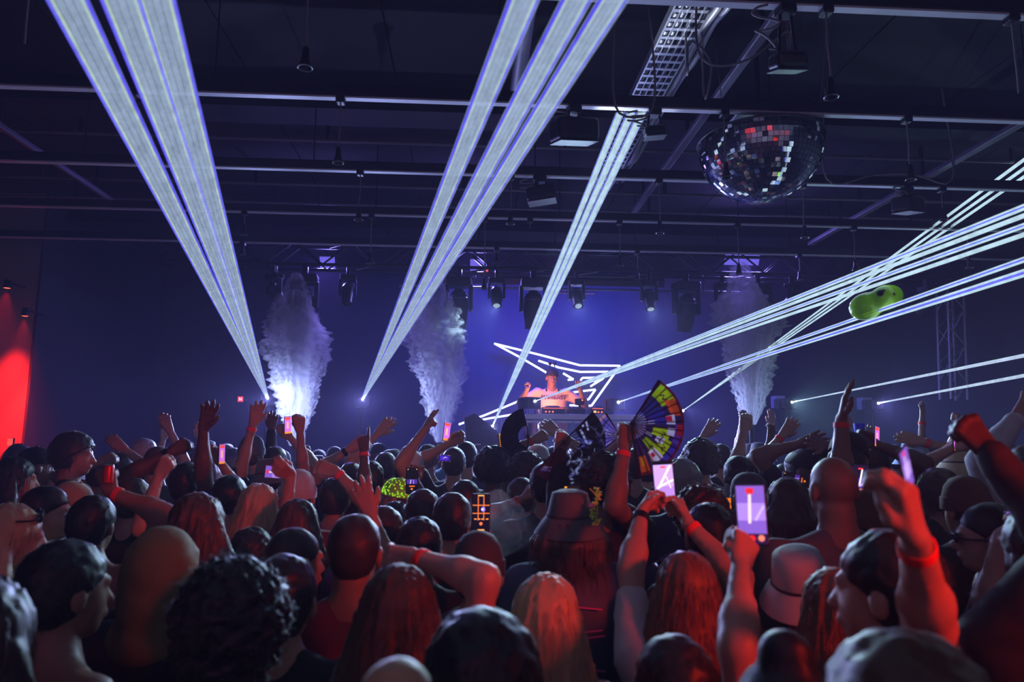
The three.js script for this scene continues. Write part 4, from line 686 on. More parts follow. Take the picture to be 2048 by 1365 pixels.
  if (ts !== 'bare') {
    const tp = [...torso(g)]; if (sleeve) for (const side of ['L', 'R']) tp.push(...armP(arms[side], g * 0.9, sleeve));
    if (ts === 'hoodie' && s.hat?.[0] !== 'hood') tp.push(cap(v(-0.07, 1.45, 0.075), 0.045 * sc, v(0.07, 1.45, 0.075), 0.045 * sc), ell(v(0, 1.4, 0.1), v(0.1, 0.09, 0.05)));
    const cutTop = ts === 'tank' ? (d, x, y, z) => Math.max(wrinkle(d, x, y, z), hem - y, y - (1.3 + 0.12 * (Math.abs(Math.abs(x) - 0.085 * sc) < 0.028 * sc ? 1 : 0)) * sc) : (d, x, y, z) => Math.max(wrinkle(d, x, y, z), hem - y);
    part({ tee: 't_shirt', tank: 'tank_top', long: 'long_sleeve_top', hoodie: 'hoodie', jacket: 'jacket' }[ts], dyed(netMesh(tp, { cell: lod.cloth * (tc === 'stripe' ? 0.6 : 1), k: 0.03, post: cutTop }), tc), s.topMat ?? (tc === 'stripe' ? stripeMat : clothM(tc)), o);
  }
  part('trousers', netMesh([ell(v(0, 0.93, 0), v(0.168 * wide * slim, 0.14, 0.12)), ...legP(-1, 0.016), ...legP(1, 0.016)], { cell: 0.03, k: 0.04, coarseBelow: 0.6 }), clothM(s.legs ?? 'charcoal'), o);
  // hair
  const [hstyle, hcol] = s.hair ?? ['short', 'dark'], hm = hairM(hcol), back = V(0, 0, 1).applyQuaternion(hq), down = V(0, -1, 0);
  let hairMesh = null;
  if (hstyle !== 'shaved' && !(s.hat?.[0] === 'hood')) {
    const th = { buzz: 0.005, short: 0.013, fluffy: 0.03, curly: 0.042, afro: 0.06, long: 0.015, bob: 0.018, bun: 0.012, pony: 0.012, slick: 0.008 }[hstyle];
    const hat = s.hat ? -0.012 : 0, hpz = [ell(hp(0, 0.032, 0.014), HR(0.076 + th + hat, 0.088 + th + hat, 0.094 + th + hat), hq)];
    if (hstyle === 'short' || hstyle === 'fluffy' || hstyle === 'curly' || hstyle === 'afro' || hstyle === 'slick') hpz.push(ell(hp(0, -0.02, 0.05), HR(0.062 + th * 0.7, 0.06 + th * 0.5, 0.05 + th * 0.6), hq));
    if (hstyle === 'buzz') hpz.push(ell(hp(0, -0.02, 0.05), HR(0.062, 0.05, 0.05), hq));
    const qi = hq.clone().invert(), loc = V(0, 0, 0), style = hstyle;
    const L = s.hairLen ?? 0.34;
    if (style === 'long' || style === 'bob') {
      const n = 9, l = style === 'bob' ? 0.13 : L;
      for (let i = 0; i < n; i++) {
        const a = (i / (n - 1) - 0.5) * 2.9, st = hp(Math.sin(a) * 0.072, 0.0, 0.02 + Math.cos(a) * 0.075), spread = style === 'bob' ? 0.02 : 0.035;
        const mid = V(st.x * 1.12 + spread * Math.sin(a), st.y - l * 0.45, st.z + 0.02 * Math.cos(a)), end = V(mid.x * 1.02 + 0.02 * Math.sin(a * 3), st.y - l * (0.9 + 0.15 * Math.sin(i * 2.3)), Math.max(mid.z, 0.09) + 0.01);
        hpz.push(cap(st, 0.03, mid, 0.036), cap(mid, 0.036, end, 0.02));
      }
    }
    if (style === 'bun') hpz.push(ell(hp(0, 0.14, 0.02), HR(0.045, 0.04, 0.045), hq), ell(hp(0, -0.01, 0.06), HR(0.055, 0.055, 0.045), hq));
    if (style === 'pony') { const a = hp(0, 0.06, 0.115), b = V(a.x, a.y - 0.12, a.z + 0.05), c = V(a.x, a.y - 0.32, a.z + 0.03); hpz.push(cap(a, 0.022, b, 0.032), cap(b, 0.032, c, 0.012), ell(hp(0, -0.01, 0.06), HR(0.055, 0.055, 0.045), hq)); }
    const amp = { curly: 0.013, afro: 0.014, fluffy: 0.006, long: 0.006, bob: 0.005, short: 0.004 }[style] ?? 0.002, fr = { curly: 32, afro: 28, fluffy: 22, short: 30 }[style] ?? 18;
    const post = (d, x, y, z) => {
      if (Math.abs(d) > 0.08) return d > 0 || !s.hat ? d : 0.02;
      loc.set(x, y, z).sub(hc).applyQuaternion(qi).divideScalar(hs);
      const vert = style === 'long' || style === 'bob' || style === 'pony', ang = Math.atan2(x - hc.x, z - hc.z);
      d += vert ? amp * noise3(ang * 7, y * 3, 3) + amp * 0.7 * noise3(ang * 19, y * 5, 9) : amp * noise3(x * fr, y * fr, z * fr) + amp * 0.4 * noise3(x * fr * 2.6, y * fr * 2.6, z * fr * 2.6);
      // hairline: from the forehead down to the ears, then behind them to the nape
      const line = Math.max(0.0, Math.min(0.07, (vert ? 0.05 : 0.058) - (loc.z + 0.1) * 0.62)), front = loc.z < (vert ? -0.03 : -0.004);
      let keep = d;
      if (front) keep = Math.max(keep, (line - loc.y) * 0.8);
      if (loc.z < 0.03 && loc.y > 0) keep = Math.max(keep, d + Math.max(0, Math.min(0.6, (0.03 - loc.z) * 6)) * th * 0.75 * (style === 'curly' || style === 'afro' || style === 'fluffy' ? 0.3 : 1));
      if (s.hat && loc.y > 0.035) keep = Math.max(keep, 0.02);
      if (!vert && loc.y < -0.075) keep = Math.max(keep, -0.075 - loc.y);
      return keep;
    };
    const hg = netMesh(hpz, { cell: lod.hair, k: style === 'long' ? 0.02 : 0.025, post, pad: 0.03 });
    const nS = Math.round(({ curly: 1500, afro: 1500, fluffy: 2000, long: 1100, bob: 500, short: 700, bun: 400, pony: 400, buzz: 0, slick: 150 }[style] ?? 300) * lod.strands), spec = { curly: [0.05, 0.35], afro: [0.04, 0.4], fluffy: [0.05, 0.16], long: [0.11, 0.06], bob: [0.07, 0.05], short: [0.028, 0.1] }[style] ?? [0.04, 0.08];
    const flow = style === 'short' ? back.clone().multiplyScalar(0.5).add(V(0, -0.3, 0)) : style === 'curly' || style === 'afro' ? V(0, 0.1, 0) : down.clone().addScaledVector(back, 0.2);
    hairMesh = part('hair', nS && hg.attributes.position.count ? mergeIndexed([hg, strands(hg, nS, spec[0], flow, spec[1], lod === LOD[0] ? 0.0011 : 0.0018)]) : hg, hm, o);
  }
  // hat
  const onHead = (m) => { m.position.copy(hc); m.quaternion.copy(hq); m.scale.setScalar(hs); return m; };
  if (s.hat) {
    const [kind, col, opt] = s.hat, hmats = s.hatMat ?? clothM(col);
    if (kind === 'hood') {
      const l = V(0, 0, 0), hi2 = hq.clone().invert(), open = ell(V(0, -0.02, -0.11), V(0.07, 0.11, 0.07)); const post = (d, x, y, z) => { l.set(x, y, z).sub(hc).applyQuaternion(hi2); let e = wrinkle(d, x, y, z); e = Math.max(e, -primDistance(open, l.x, l.y, l.z)); return e; };
      part('hood', netMesh([ell(hp(0, 0.03, 0.015), HR(0.105, 0.125, 0.125), hq), ell(hp(0, -0.05, 0.03), HR(0.1, 0.1, 0.1), hq), cap(hp(0, -0.1, 0.05), 0.085 * hs, v(0, 1.44, 0.03), 0.11 * sc), cap(v(-0.09, 1.42, 0.03), 0.07 * sc, v(0.09, 1.42, 0.03), 0.07 * sc)], { cell: lod.cloth * 0.75, k: 0.04, post, pad: 0.03 }), hmats, o);
    } else {
      const gset = hatGeo[kind === 'sequin' ? 'cap' : kind](opt === 'back'), hatName = { cap: 'cap', sequin: 'cap', beanie: 'beanie', bucket: 'bucket_hat' }[kind], h = new THREE.Group(); h.name = hatName; onHead(h); o.add(h);
      for (const [n, geo] of Object.entries(gset)) part(n, geo, n === 'band' ? clothM(s.bandColor ?? 'charcoal') : hmats, h);
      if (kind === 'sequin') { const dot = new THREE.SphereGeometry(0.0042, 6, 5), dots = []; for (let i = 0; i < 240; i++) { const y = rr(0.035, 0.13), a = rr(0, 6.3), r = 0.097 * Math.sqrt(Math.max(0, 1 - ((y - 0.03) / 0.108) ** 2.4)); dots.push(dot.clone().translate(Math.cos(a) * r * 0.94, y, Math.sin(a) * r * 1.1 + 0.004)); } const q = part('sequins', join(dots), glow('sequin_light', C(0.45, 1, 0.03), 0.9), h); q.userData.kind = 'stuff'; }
    }
  }
  // wrist bands, bracelets
  for (const side of ['L', 'R']) { const A = arms[side]; if (!A.spec?.band) continue; const b = A.spec.band, r = part(b === 'red' ? 'wristband' : 'bracelet', lathe([[0.0295, -0.011], [0.0325, -0.011], [0.0325, 0.011], [0.0295, 0.011]], 18).scale(sc * (A.spec.bandScale ?? 1), b === 'red' ? sc : sc * 1.3, sc * (A.spec.bandScale ?? 1)), b === 'red' ? std('band_red', C(0.95, 0.03, 0.015), 0.55) : black, o); r.position.copy(A.W).addScaledVector(A.dir, -0.03 * sc); r.quaternion.setFromUnitVectors(UP, A.dir); }
  // eyes and mouth where a face shows
  if (s.eyes) {
    for (const x of [-0.03, 0.03]) { const e = part('eye', new THREE.SphereGeometry(0.0105, 12, 8), std('eye_white', C(0.6, 0.58, 0.56), 0.3), o); e.position.copy(hp(x, 0.0, -0.079)); const pu = part('pupil', new THREE.SphereGeometry(0.0058, 10, 8), blackPlastic, e); pu.position.copy(V(0, 0, -0.0065).applyQuaternion(hq)); }
    const m = part('mouth', new THREE.SphereGeometry(1, 14, 10).scale(0.018, s.eyes === 'shout' ? 0.026 : 0.007, 0.008), std('mouth_dark', C(0.05, 0.008, 0.008), 0.5), o); m.position.copy(hp(0, s.eyes === 'shout' ? -0.07 : -0.064, -0.092)); m.quaternion.copy(hq);
    for (const x of [-0.03, 0.03]) { const e = part('eyebrow', new THREE.CapsuleGeometry(0.0035, 0.022, 3, 8).rotateZ(Math.PI / 2), hm, o); e.position.copy(hp(x, 0.024, -0.09)); e.quaternion.copy(hq); }
  }
  if (s.shades) { const gset = new THREE.Group(); gset.name = 'sunglasses'; onHead(gset); o.add(gset); const y = s.shades === 'up' ? 0.085 : 0.0, z = s.shades === 'up' ? -0.075 : -0.1; for (const x of [-0.034, 0.034]) part('lens', new THREE.SphereGeometry(0.027, 14, 10).scale(1.1, 0.8, 0.3).translate(x, y, z), std('dark_lens', C(0.02, 0.02, 0.05), 0.05, 0.6), gset); part('frame', tube([V(-0.08, y, 0.0), V(-0.072, y, z * 0.8), V(-0.03, y + 0.012, z - 0.008), V(0, y + 0.008, z - 0.01), V(0.03, y + 0.012, z - 0.008), V(0.072, y, z * 0.8), V(0.08, y, 0.0)], 0.004, 5), blackPlastic, gset); }
  if (!s.label) o.userData.label = labelOf(s);
  people.push({ x: root.x, z: root.z, o, arms, toWorld: (q) => q.clone().applyMatrix4(new THREE.Matrix4().makeRotationY(turn).setPosition(root)), sc, s });
  return people[people.length - 1];
}
// ---------- the crowd, from the front of the picture back ----------
const up = (px, py, d, hand = 'open', extra) => ({ to: [px, py, d], hand, ...extra });
const near = [
  { p: [-40, 1150, 1.35], hair: ['long', 'dark'], top: ['tank', 'black'], skin: 'fair', slim: 0.9, label: 'person at the left edge with bare shoulders and long dark hair' },
  { p: [28, 1006, 2.5], face: 55, hair: ['long', 'blond'], hairLen: 0.22, top: ['tee', 'purple'], skin: 'pale', slim: 0.9, shades: 'up', tilt: [0, -8, 0], label: 'person with blond waved hair and dark glasses pushed up, looking right' },
  { p: [140, 1079, 2.0], face: 35, hair: ['short', 'black'], top: ['tank', 'olive'], skin: 'tan', label: 'person with cropped black sides and bare tanned shoulders in olive vest' },
  { p: [330, 1056, 2.4], hair: ['short', 'dark'], hat: ['hood', 'olive'], top: ['jacket', 'black'], face: 8, label: 'person wearing an olive hood over a black jacket' },
  { p: [475, 1110, 1.72], hair: ['curly', 'black'], top: ['tee', 'white'], skin: 'brown', label: 'person with big curly black hair in a white t-shirt' },
  { p: [98, 972, 3.2], face: 78, hair: ['short', 'dark'], top: ['tee', 'lime'], skin: 'pale', eyes: 'calm', label: 'person in profile with dark hair and a lime collar' },
  { p: [140, 962, 3.75], face: 75, tilt: [22, 0, 0], hair: ['short', 'brown'], hat: ['cap', 'beige'], top: ['tee', 'charcoal'], label: 'person in a beige cap looking up to the right' },
  { p: [190, 990, 2.85], hair: ['short', 'black'], top: ['tank', 'black'], skin: 'tan', wide: 1.08, arms: { R: up(222, 985, 2.8, 'fist', { elbow: [280, 1085, 2.8], band: 'red', aim: [214, 955, 2.8] }) }, label: 'person in a black vest with bent right arm and red wristband raised' },
  { p: [404, 985, 2.7], hair: ['long', 'brown'], hairLen: 0.26, top: ['long', 'grey'], skin: 'pale', slim: 0.92, tilt: [-6, 6, 10], label: 'person with long parted brown hair in grey sleeves' },
  { p: [520, 967, 3.02], hair: ['long', 'blond'], top: ['tee', 'purple'], slim: 0.9, label: 'person with long blond hair in a purple t-shirt' },
  { p: [507, 1053, 2.85], hair: ['short', 'black'], top: ['tee', 'black'], face: 10, label: 'person with dark rounded hair between curly hair and cropped head' },
  { p: [592, 1056, 2.5], face: 45, hair: ['buzz', 'dark'], top: ['tee', 'maroon'], skin: 'fair', label: 'person with cropped head turned right, violet light on the face' },
  { p: [572, 1108, 2.0], hair: ['short', 'black'], top: ['tee', 'black'], slim: 0.95, label: 'shorter person with black hair left of the broad maroon shirt' },
  { p: [712, 1029, 2.28], hair: ['buzz', 'dark'], top: ['tee', 'maroon'], skin: 'tan', wide: 1.12, label: 'broad person with short dark hair in a maroon t-shirt' },
  { p: [798, 1128, 1.72], hair: ['long', 'brown'], top: ['tank', 'black'], skin: 'pale', slim: 0.92, arms: { R: up(830, 1118, 1.85, 'relaxed', { elbow: [955, 1195, 1.7], band: 'red', aim: [770, 1120, 1.9] }) }, label: 'person with long brown hair, right arm bent over the head with red wristband' },
  { p: [957, 1066, 2.42], hair: ['short', 'black'], hat: ['beanie', 'charcoal'], top: ['hoodie', 'charcoal'], label: 'person in a dark beanie below the phone showing a grid' },
  { p: [965, 1212, 1.3], hair: ['fluffy', 'black'], top: ['tee', 'black'], skin: 'brown', label: 'person with tousled black hair next to the straight blond hair' },
  { p: [1090, 1147, 1.8], hair: ['long', 'blond'], hairLen: 0.42, top: ['tank', 'white'], skin: 'pale', slim: 0.9, label: 'person with straight long blond hair in a white vest' },
  { p: [795, 1385, 1.0], hair: ['bun', 'blond'], top: ['tank', 'black'], slim: 0.88, skin: 'pale', label: 'short person with a pale bun of hair on top' },
  { p: [1140, 980, 2.75], hair: ['long', 'brown'], hairLen: 0.14, hat: ['bucket', 'grey'], top: ['jacket', 'denim'], wide: 1.06, tilt: [-4, 0, 8], label: 'person in a soft bucket hat and denim jacket with stitched lettering' },
  { p: [1368, 1103, 2.05], hair: ['long', 'chestnut'], top: ['tee', 'white'], skin: 'fair', shades: 'up', arms: { L: up(1284, 1022, 2.36, 'grip', { elbow: [1215, 1120, 2.15], band: 'black', aim: [1318, 975, 2.5], palm: 'in' }), R: up(1376, 1048, 2.36, 'grip', { elbow: [1440, 1160, 2.2], band: 'red', aim: [1342, 985, 2.5], palm: 'in' }) }, label: 'person in white t-shirt holding a bright phone up with both hands' },
  { p: [1663, 915, 2.55], hair: ['shaved', 'dark'], top: ['tee', 'grey'], skin: 'tan', wide: 1.15, label: 'tall broad person with shaved head in a grey t-shirt' },
  { p: [1768, 1060, 1.45], face: -42, hair: ['short', 'black'], top: ['tee', 'black'], skin: 'fair', arms: { R: up(1828, 1040, 1.16, 'grip', { elbow: [1985, 1420, 1.1], band: 'red', aim: [1795, 930, 1.2], palm: 'f' }) }, label: 'person with dark swept hair in profile, arm and red wristband raised high' },
  { p: [1605, 1094, 2.05], hair: ['short', 'dark'], hat: ['bucket', 'white'], top: ['tank', 'pink'], skin: 'fair', slim: 0.92, tilt: [-14, 16, 0], label: 'person in a tilted white bucket hat with bare shoulders' },
  { p: [1668, 1135, 1.72], hair: ['long', 'chestnut'], top: ['tank', 'black'], skin: 'fair', slim: 0.88, label: 'person with long chestnut hair beside the white bucket hat' },
  { p: [1800, 1258, 1.08], hair: ['fluffy', 'brown'], top: ['tee', 'pink'], skin: 'fair', label: 'person with tousled brown hair under the raised arm' },
  { p: [1345, 1268, 1.45], hair: ['short', 'black'], top: ['tank', 'black'], skin: 'fair', arms: { R: up(1482, 1130, 1.62, 'grip', { elbow: [1455, 1290, 1.3], aim: [1500, 1040, 1.72], palm: 'f' }) }, label: 'person with black hair whose bare red lit arm lifts a phone' },
  { p: [1562, 1310, 1.25], hair: ['bun', 'black'], top: ['tank', 'black'], skin: 'fair', slim: 0.9, label: 'person with black hair tied up beside the bare red arm' },
  { p: [1972, 1006, 2.5], face: -60, hair: ['slick', 'black'], top: ['tank', 'black'], skin: 'pale', shades: 'on', arms: { R: up(2000, 1075, 2.35, 'grip', { elbow: [1985, 1160, 2.4], aim: [2030, 1060, 2.3] }) }, label: 'person with sleek black hair and sunglasses in profile, filming' },
  { p: [2078, 1010, 1.75], hair: ['short', 'black'], top: ['long', 'black'], skin: 'dark', arms: { L: up(1978, 905, 1.72, 'fist', { elbow: [2050, 1120, 1.65], palm: 'f' }) }, label: 'person at the right edge raising a dark fist in a black sleeve' },
  { p: [2052, 890, 3.5], hair: ['short', 'dark'], top: ['long', 'white'], arms: { L: up(2032, 838, 3.4, 'open') }, label: 'person in pale sleeves at the right edge with one arm up' },
  { p: [1415, 1006, 2.4], hair: ['short', 'black'], top: ['tee', 'charcoal'], skin: 'tan', label: 'person with black hair and bare ear left of the large phone' },
  { p: [1400, 968, 2.95], hair: ['curly', 'dark'], top: ['tee', 'navy'], label: 'person with dark curls above the black hair and bare ear' },
  { p: [840, 1034, 2.72], hair: ['short', 'black'], top: ['tee', 'black'], skin: 'tan', label: 'person with black hair right of the broad maroon shirt' },
  { p: [847, 978, 3.3], hair: ['short', 'dark'], top: ['tee', 'navy'], label: 'person with spiky short hair just below the dark phone' },
  { p: [790, 1003, 3.7], hair: ['long', 'dark'], top: ['tee', 'black'], slim: 0.9, label: 'person with long dark hair under the lime cap' },
  { p: [597, 998, 3.0], hair: ['long', 'brown'], hairLen: 0.36, top: ['tee', 'grey'], slim: 0.92, label: 'person with very long brown hair below the pale beanie' },
  { p: [768, 1012, 2.95], hair: ['short', 'dark'], top: ['tee', 'purple'], arms: { L: up(742, 1030, 2.8, 'open', { elbow: [750, 1120, 2.8], palm: 'f' }) }, label: 'person holding a spread hand up above the maroon shirt' },
  { p: [1573, 957, 3.0], hair: ['bob', 'brown'], top: ['tee', 'grey'], slim: 0.92, label: 'person with bobbed brown hair left of the shaved head' },
  { p: [1728, 984, 2.95], hair: ['short', 'dark'], hat: ['beanie', 'brown'], top: ['tee', 'black'], label: 'person in a brown beanie right of the shaved head' },
  { p: [1497, 943, 3.4], hair: ['short', 'dark'], hat: ['cap', 'grey', 'back'], top: ['tee', 'charcoal'], label: 'person in a grey cap behind the large phone' },
  { p: [1362, 917, 3.55], hair: ['fluffy', 'grey'], top: ['tee', 'navy'], label: 'person with tousled grey hair behind the bright phone' },
  { p: [1207, 903, 3.3], hair: ['curly', 'black'], top: ['tee', 'black'], skin: 'tan', arms: { R: up(1249, 896, 3.15, 'fist', { elbow: [1243, 1010, 3.1], band: 'red', aim: [1258, 845, 3.15], palm: 'f' }) }, label: 'person with long black curls holding up the large coloured fan' },
  { p: [1052, 902, 4.4], hair: ['curly', 'dark'], top: ['tee', 'teal'], label: 'person with dark curls just under the plain black fan' },
  { p: [1092, 925, 3.7], hair: ['short', 'black'], top: ['long', 'black'], arms: { R: up(1120, 905, 3.55, 'fist', { elbow: [1125, 990, 3.5], aim: [1126, 880, 3.55], palm: 'f' }) }, label: 'person in black sleeves holding the half open patterned fan' },
  { p: [1042, 955, 4.2], hair: ['short', 'brown'], top: ['tee', 'denim'], arms: { L: up(1044, 1000, 3.9, 'grip', { band: 'red', aim: [1060, 975, 3.9], palm: 'in' }), R: up(1118, 992, 3.9, 'grip', { elbow: [1120, 1050, 3.9], aim: [1103, 978, 3.9], palm: 'in' }) }, label: 'person holding a phone sideways left of the bucket hat' },
  { p: [598, 942, 3.55], hair: ['short', 'dark'], hat: ['beanie', 'white'], top: ['tee', 'maroon'], arms: { L: up(582, 952, 3.35, 'grip', { elbow: [570, 1030, 3.3], aim: [566, 942, 3.3] }) }, label: 'person in a pale beanie filming with a sideways phone' },
  { p: [818, 899, 4.7], face: 55, tilt: [10, 0, 0], hair: ['short', 'dark'], hat: ['cap', 'white'], top: ['tee', 'charcoal'], wide: 1.05, arms: { R: up(848, 862, 4.5, 'vee', { elbow: [800, 905, 4.4] }) }, label: 'person in a white cap pointing a raised arm at the stage' },
  { p: [797, 955, 4.2], face: -70, tilt: [-10, 0, 0], hair: ['short', 'dark'], hat: ['sequin', 'lime'], top: ['tee', 'black'], label: 'person in a glowing lime sequin cap' },
  { p: [672, 955, 3.9], hair: ['short', 'dark'], top: ['tee', 'purple'], arms: { R: up(672, 943, 3.7, 'relaxed', { elbow: [735, 985, 3.6], band: 'red', aim: [640, 935, 3.7] }) }, label: 'person with a forearm and red wristband laid over the head' },
  { p: [1692, 862, 3.5], face: 25, tilt: [18, -10, 0], hair: ['short', 'black'], hat: ['cap', 'black'], top: ['tee', 'stripe'], skin: 'tan', wide: 1.06, arms: { L: up(1683, 838, 3.3, 'flat', { elbow: [1700, 900, 3.2], band: 'red', aim: [1690, 800, 3.3], palm: 'in' }) }, label: 'person in black cap and striped blue jersey with red wristband raised' },
  { p: [1618, 880, 4.5], face: 168, tilt: [10, 8, 0], hair: ['short', 'black'], hat: ['bucket', 'black'], top: ['tee', 'charcoal'], skin: 'tan', eyes: 'shout', arms: { R: up(1600, 888, 4.4, 'open', { palm: 'f' }), L: up(1647, 890, 4.4, 'open', { palm: 'f' }) }, label: 'person facing back with open mouth and both hands up' },
  { p: [1592, 903, 4.9], hair: ['short', 'black'], top: ['tee', 'charcoal'], arms: { L: up(1564, 872, 4.8, 'open', { band: 'red', palm: 'f' }) }, label: 'person with a red wristband hand up left of the shouting face' },
  { p: [1740, 888, 4.2], hair: ['short', 'dark'], top: ['tee', 'black'], skin: 'brown', arms: { R: up(1752, 890, 4.0, 'grip', { palm: 'b' }), L: up(1724, 922, 4.05, 'grip') }, label: 'person holding a small phone and a tall blue cup' },
  { p: [1828, 882, 5.2], hair: ['short', 'dark'], hat: ['bucket', 'sky'], top: ['tee', 'black'], arms: { R: up(1844, 884, 5.1, 'flat', { band: 'red' }) }, label: 'person in a pale blue bucket hat with red wristband raised' },
  { p: [1914, 893, 4.4], hair: ['short', 'brown'], hat: ['bucket', 'beige'], face: 30, top: ['tee', 'olive'], arms: { L: up(1908, 896, 4.2, 'grip') }, label: 'person in a beige brimmed hat holding a phone up' },
  { p: [1948, 900, 4.8], hair: ['short', 'dark'], top: ['tee', 'charcoal'], arms: { L: up(1926, 868, 4.7, 'open') }, label: 'person with thin arm and spread fingers near the right edge' },
  { p: [1874, 935, 3.6], hair: ['fluffy', 'brown'], top: ['tee', 'charcoal'], label: 'person with tousled brown hair near the beige brimmed hat' },
  { p: [1928, 955, 2.95], hair: ['short', 'dark'], hat: ['beanie', 'brown'], top: ['hoodie', 'charcoal'], label: 'person in a brown beanie and hoodie left of the sunglasses' },
  { p: [152, 863, 4.0], face: 75, hair: ['fluffy', 'dark'], top: ['tee', 'black'], skin: 'fair', wide: 1.12, label: 'tall person with fluffy hair in profile near the red niche' },
  { p: [105, 902, 5.2], hair: ['shaved', 'dark'], top: ['tee', 'white'], skin: 'pale', label: 'person with shaved head glowing red near the niche' },
  { p: [34, 914, 3.9], face: 50, hair: ['long', 'black'], top: ['tee', 'black'], slim: 0.92, label: 'person with long black hair near the red niche' },
  { p: [74, 893, 4.6], face: 40, hair: ['short', 'black'], hat: ['cap', 'black'], top: ['tee', 'black'], label: 'person in a black cap near the red niche' },
  { p: [318, 893, 4.7], hair: ['buzz', 'brown'], top: ['tee', 'grey'], arms: {}, label: 'person with cropped brown hair left of the long raised arm' },
  { p: [268, 955, 3.6], hair: ['short', 'brown'], top: ['tee', 'black'], skin: 'pale', arms: { R: up(318, 952, 3.4, 'fist', { elbow: [285, 1040, 3.3], aim: [335, 925, 3.4] }) }, label: 'person lifting a pale forearm and fist' },
  { p: [376, 925, 4.1], hair: ['short', 'black'], top: ['tee', 'navy'], skin: 'brown', arms: { L: up(344, 903, 4.0, 'fist', { band: 'black' }), R: up(405, 845, 3.9, 'open', { elbow: [395, 910, 3.9], palm: 'b', aim: [425, 800, 3.9] }) }, label: 'person with a long arm and spread hand raised highest at left' },
  { p: [290, 877, 6.0], hair: ['fluffy', 'grey'], top: ['tee', 'grey'], arms: { R: up(340, 862, 5.8, 'relaxed') }, label: 'person with grey hair and red lit arm raised' },
  { p: [205, 915, 4.9], hair: ['short', 'dark'], top: ['tee', 'maroon'], arms: { L: up(200, 925, 4.7, 'fist') }, label: 'person with red lit fist raised at left' },
  { p: [245, 905, 5.3], hair: ['short', 'dark'], top: ['tee', 'black'], arms: { R: up(250, 900, 5.1, 'flat') }, label: 'person with red lit flat hand raised at left' },
  { p: [505, 872, 5.3], hair: ['short', 'dark'], hat: ['beanie', 'grey'], top: ['hoodie', 'navy'], label: 'person in a grey beanie under the left laser' },
  { p: [462, 950, 3.7], hair: ['short', 'black'], top: ['tee', 'black'], label: 'person with dark dome of hair left of the long blond hair' },
  { p: [388, 957, 4.3], hair: ['short', 'grey'], top: ['tee', 'white'], arms: { R: up(441, 926, 4.25, 'grip', { palm: 'b' }) }, label: 'person with grey hair in a white t-shirt below the raised hand' },
  { p: [552, 893, 5.6], hair: ['short', 'black'], top: ['tee', 'black'], arms: { R: up(580, 875, 5.4, 'grip') }, label: 'person holding a glowing phone up beside the left plume' },
  { p: [703, 925, 5.0], hair: ['short', 'dark'], top: ['tee', 'navy'], arms: { L: up(697, 900, 4.9, 'horns', { band: 'black' }) }, label: 'person raising a two finger sign with a dark bracelet' },
  { p: [742, 922, 4.6], hair: ['short', 'black'], top: ['tee', 'black'], skin: 'brown', arms: { L: up(728, 902, 4.5, 'point', { band: 'red', elbow: [728, 970, 4.4] }) }, label: 'person pointing one finger up with red wristband' },
  { p: [772, 905, 5.4], hair: ['short', 'dark'], top: ['tee', 'white'], arms: { L: up(755, 868, 5.3, 'open') }, label: 'person with an open pale hand raised below the second laser' },
  { p: [908, 895, 5.2], hair: ['short', 'dark'], top: ['tee', 'charcoal'], arms: { L: up(898, 888, 5.0, 'grip', { palm: 'b' }) }, label: 'person holding a pink lit phone under the middle plume' },
  { p: [932, 883, 5.5], hair: ['short', 'black'], top: ['tee', 'navy'], label: 'person with short black hair right of the pink lit phone' },
  { p: [987, 891, 4.9], hair: ['afro', 'black'], top: ['tee', 'olive'], skin: 'brown', label: 'person with round curly hair left of the black fan' },
  { p: [930, 960, 3.7], hair: ['short', 'black'], top: ['tee', 'black'], label: 'person with short black hair left of the vapour' },
  { p: [905, 985, 3.1], hair: ['short', 'dark'], top: ['tee', 'black'], arms: { R: up(962, 1092, 2.85, 'grip', { elbow: [945, 1150, 2.8], aim: [962, 1065, 2.82] }) }, label: 'person whose hand holds the phone showing a grid' },
  { p: [1075, 888, 5.2], hair: ['short', 'brown'], hat: ['cap', 'white'], top: ['tee', 'grey'], arms: { L: up(1068, 880, 5.1, 'fist', { band: 'red' }) }, label: 'person in a white cap holding the plain black fan' },
  { p: [1108, 893, 5.8], hair: ['short', 'black'], top: ['tee', 'black'], arms: { R: up(1119, 868, 5.7, 'open') }, label: 'person with dark open hand raised before the booth' },
  { p: [1265, 898, 4.9], hair: ['short', 'dark'], top: ['tee', 'black'], arms: { L: up(1246, 876, 4.7, 'fist') }, label: 'person holding the small pleated fan' },
  { p: [1400, 877, 4.9], hair: ['afro', 'dark'], top: ['tee', 'black'], label: 'person with round hair right of the large coloured fan' },
  { p: [1475, 912, 4.2], hair: ['short', 'black'], top: ['tee', 'navy'], skin: 'brown', label: 'person with short black hair left of the raised pale forearm' },
  { p: [1510, 905, 4.7], hair: ['short', 'dark'], top: ['tee', 'white'], skin: 'pale', arms: { L: up(1487, 862, 4.6, 'relaxed', { elbow: [1476, 910, 4.5] }) }, label: 'person with a pale bent forearm raised under the right plume' },
  { p: [1440, 888, 6.0], hair: ['short', 'dark'], top: ['tee', 'black'], arms: { L: up(1408, 872, 5.8, 'open') }, label: 'person with pale fingers raised right of the coloured fan' },
];
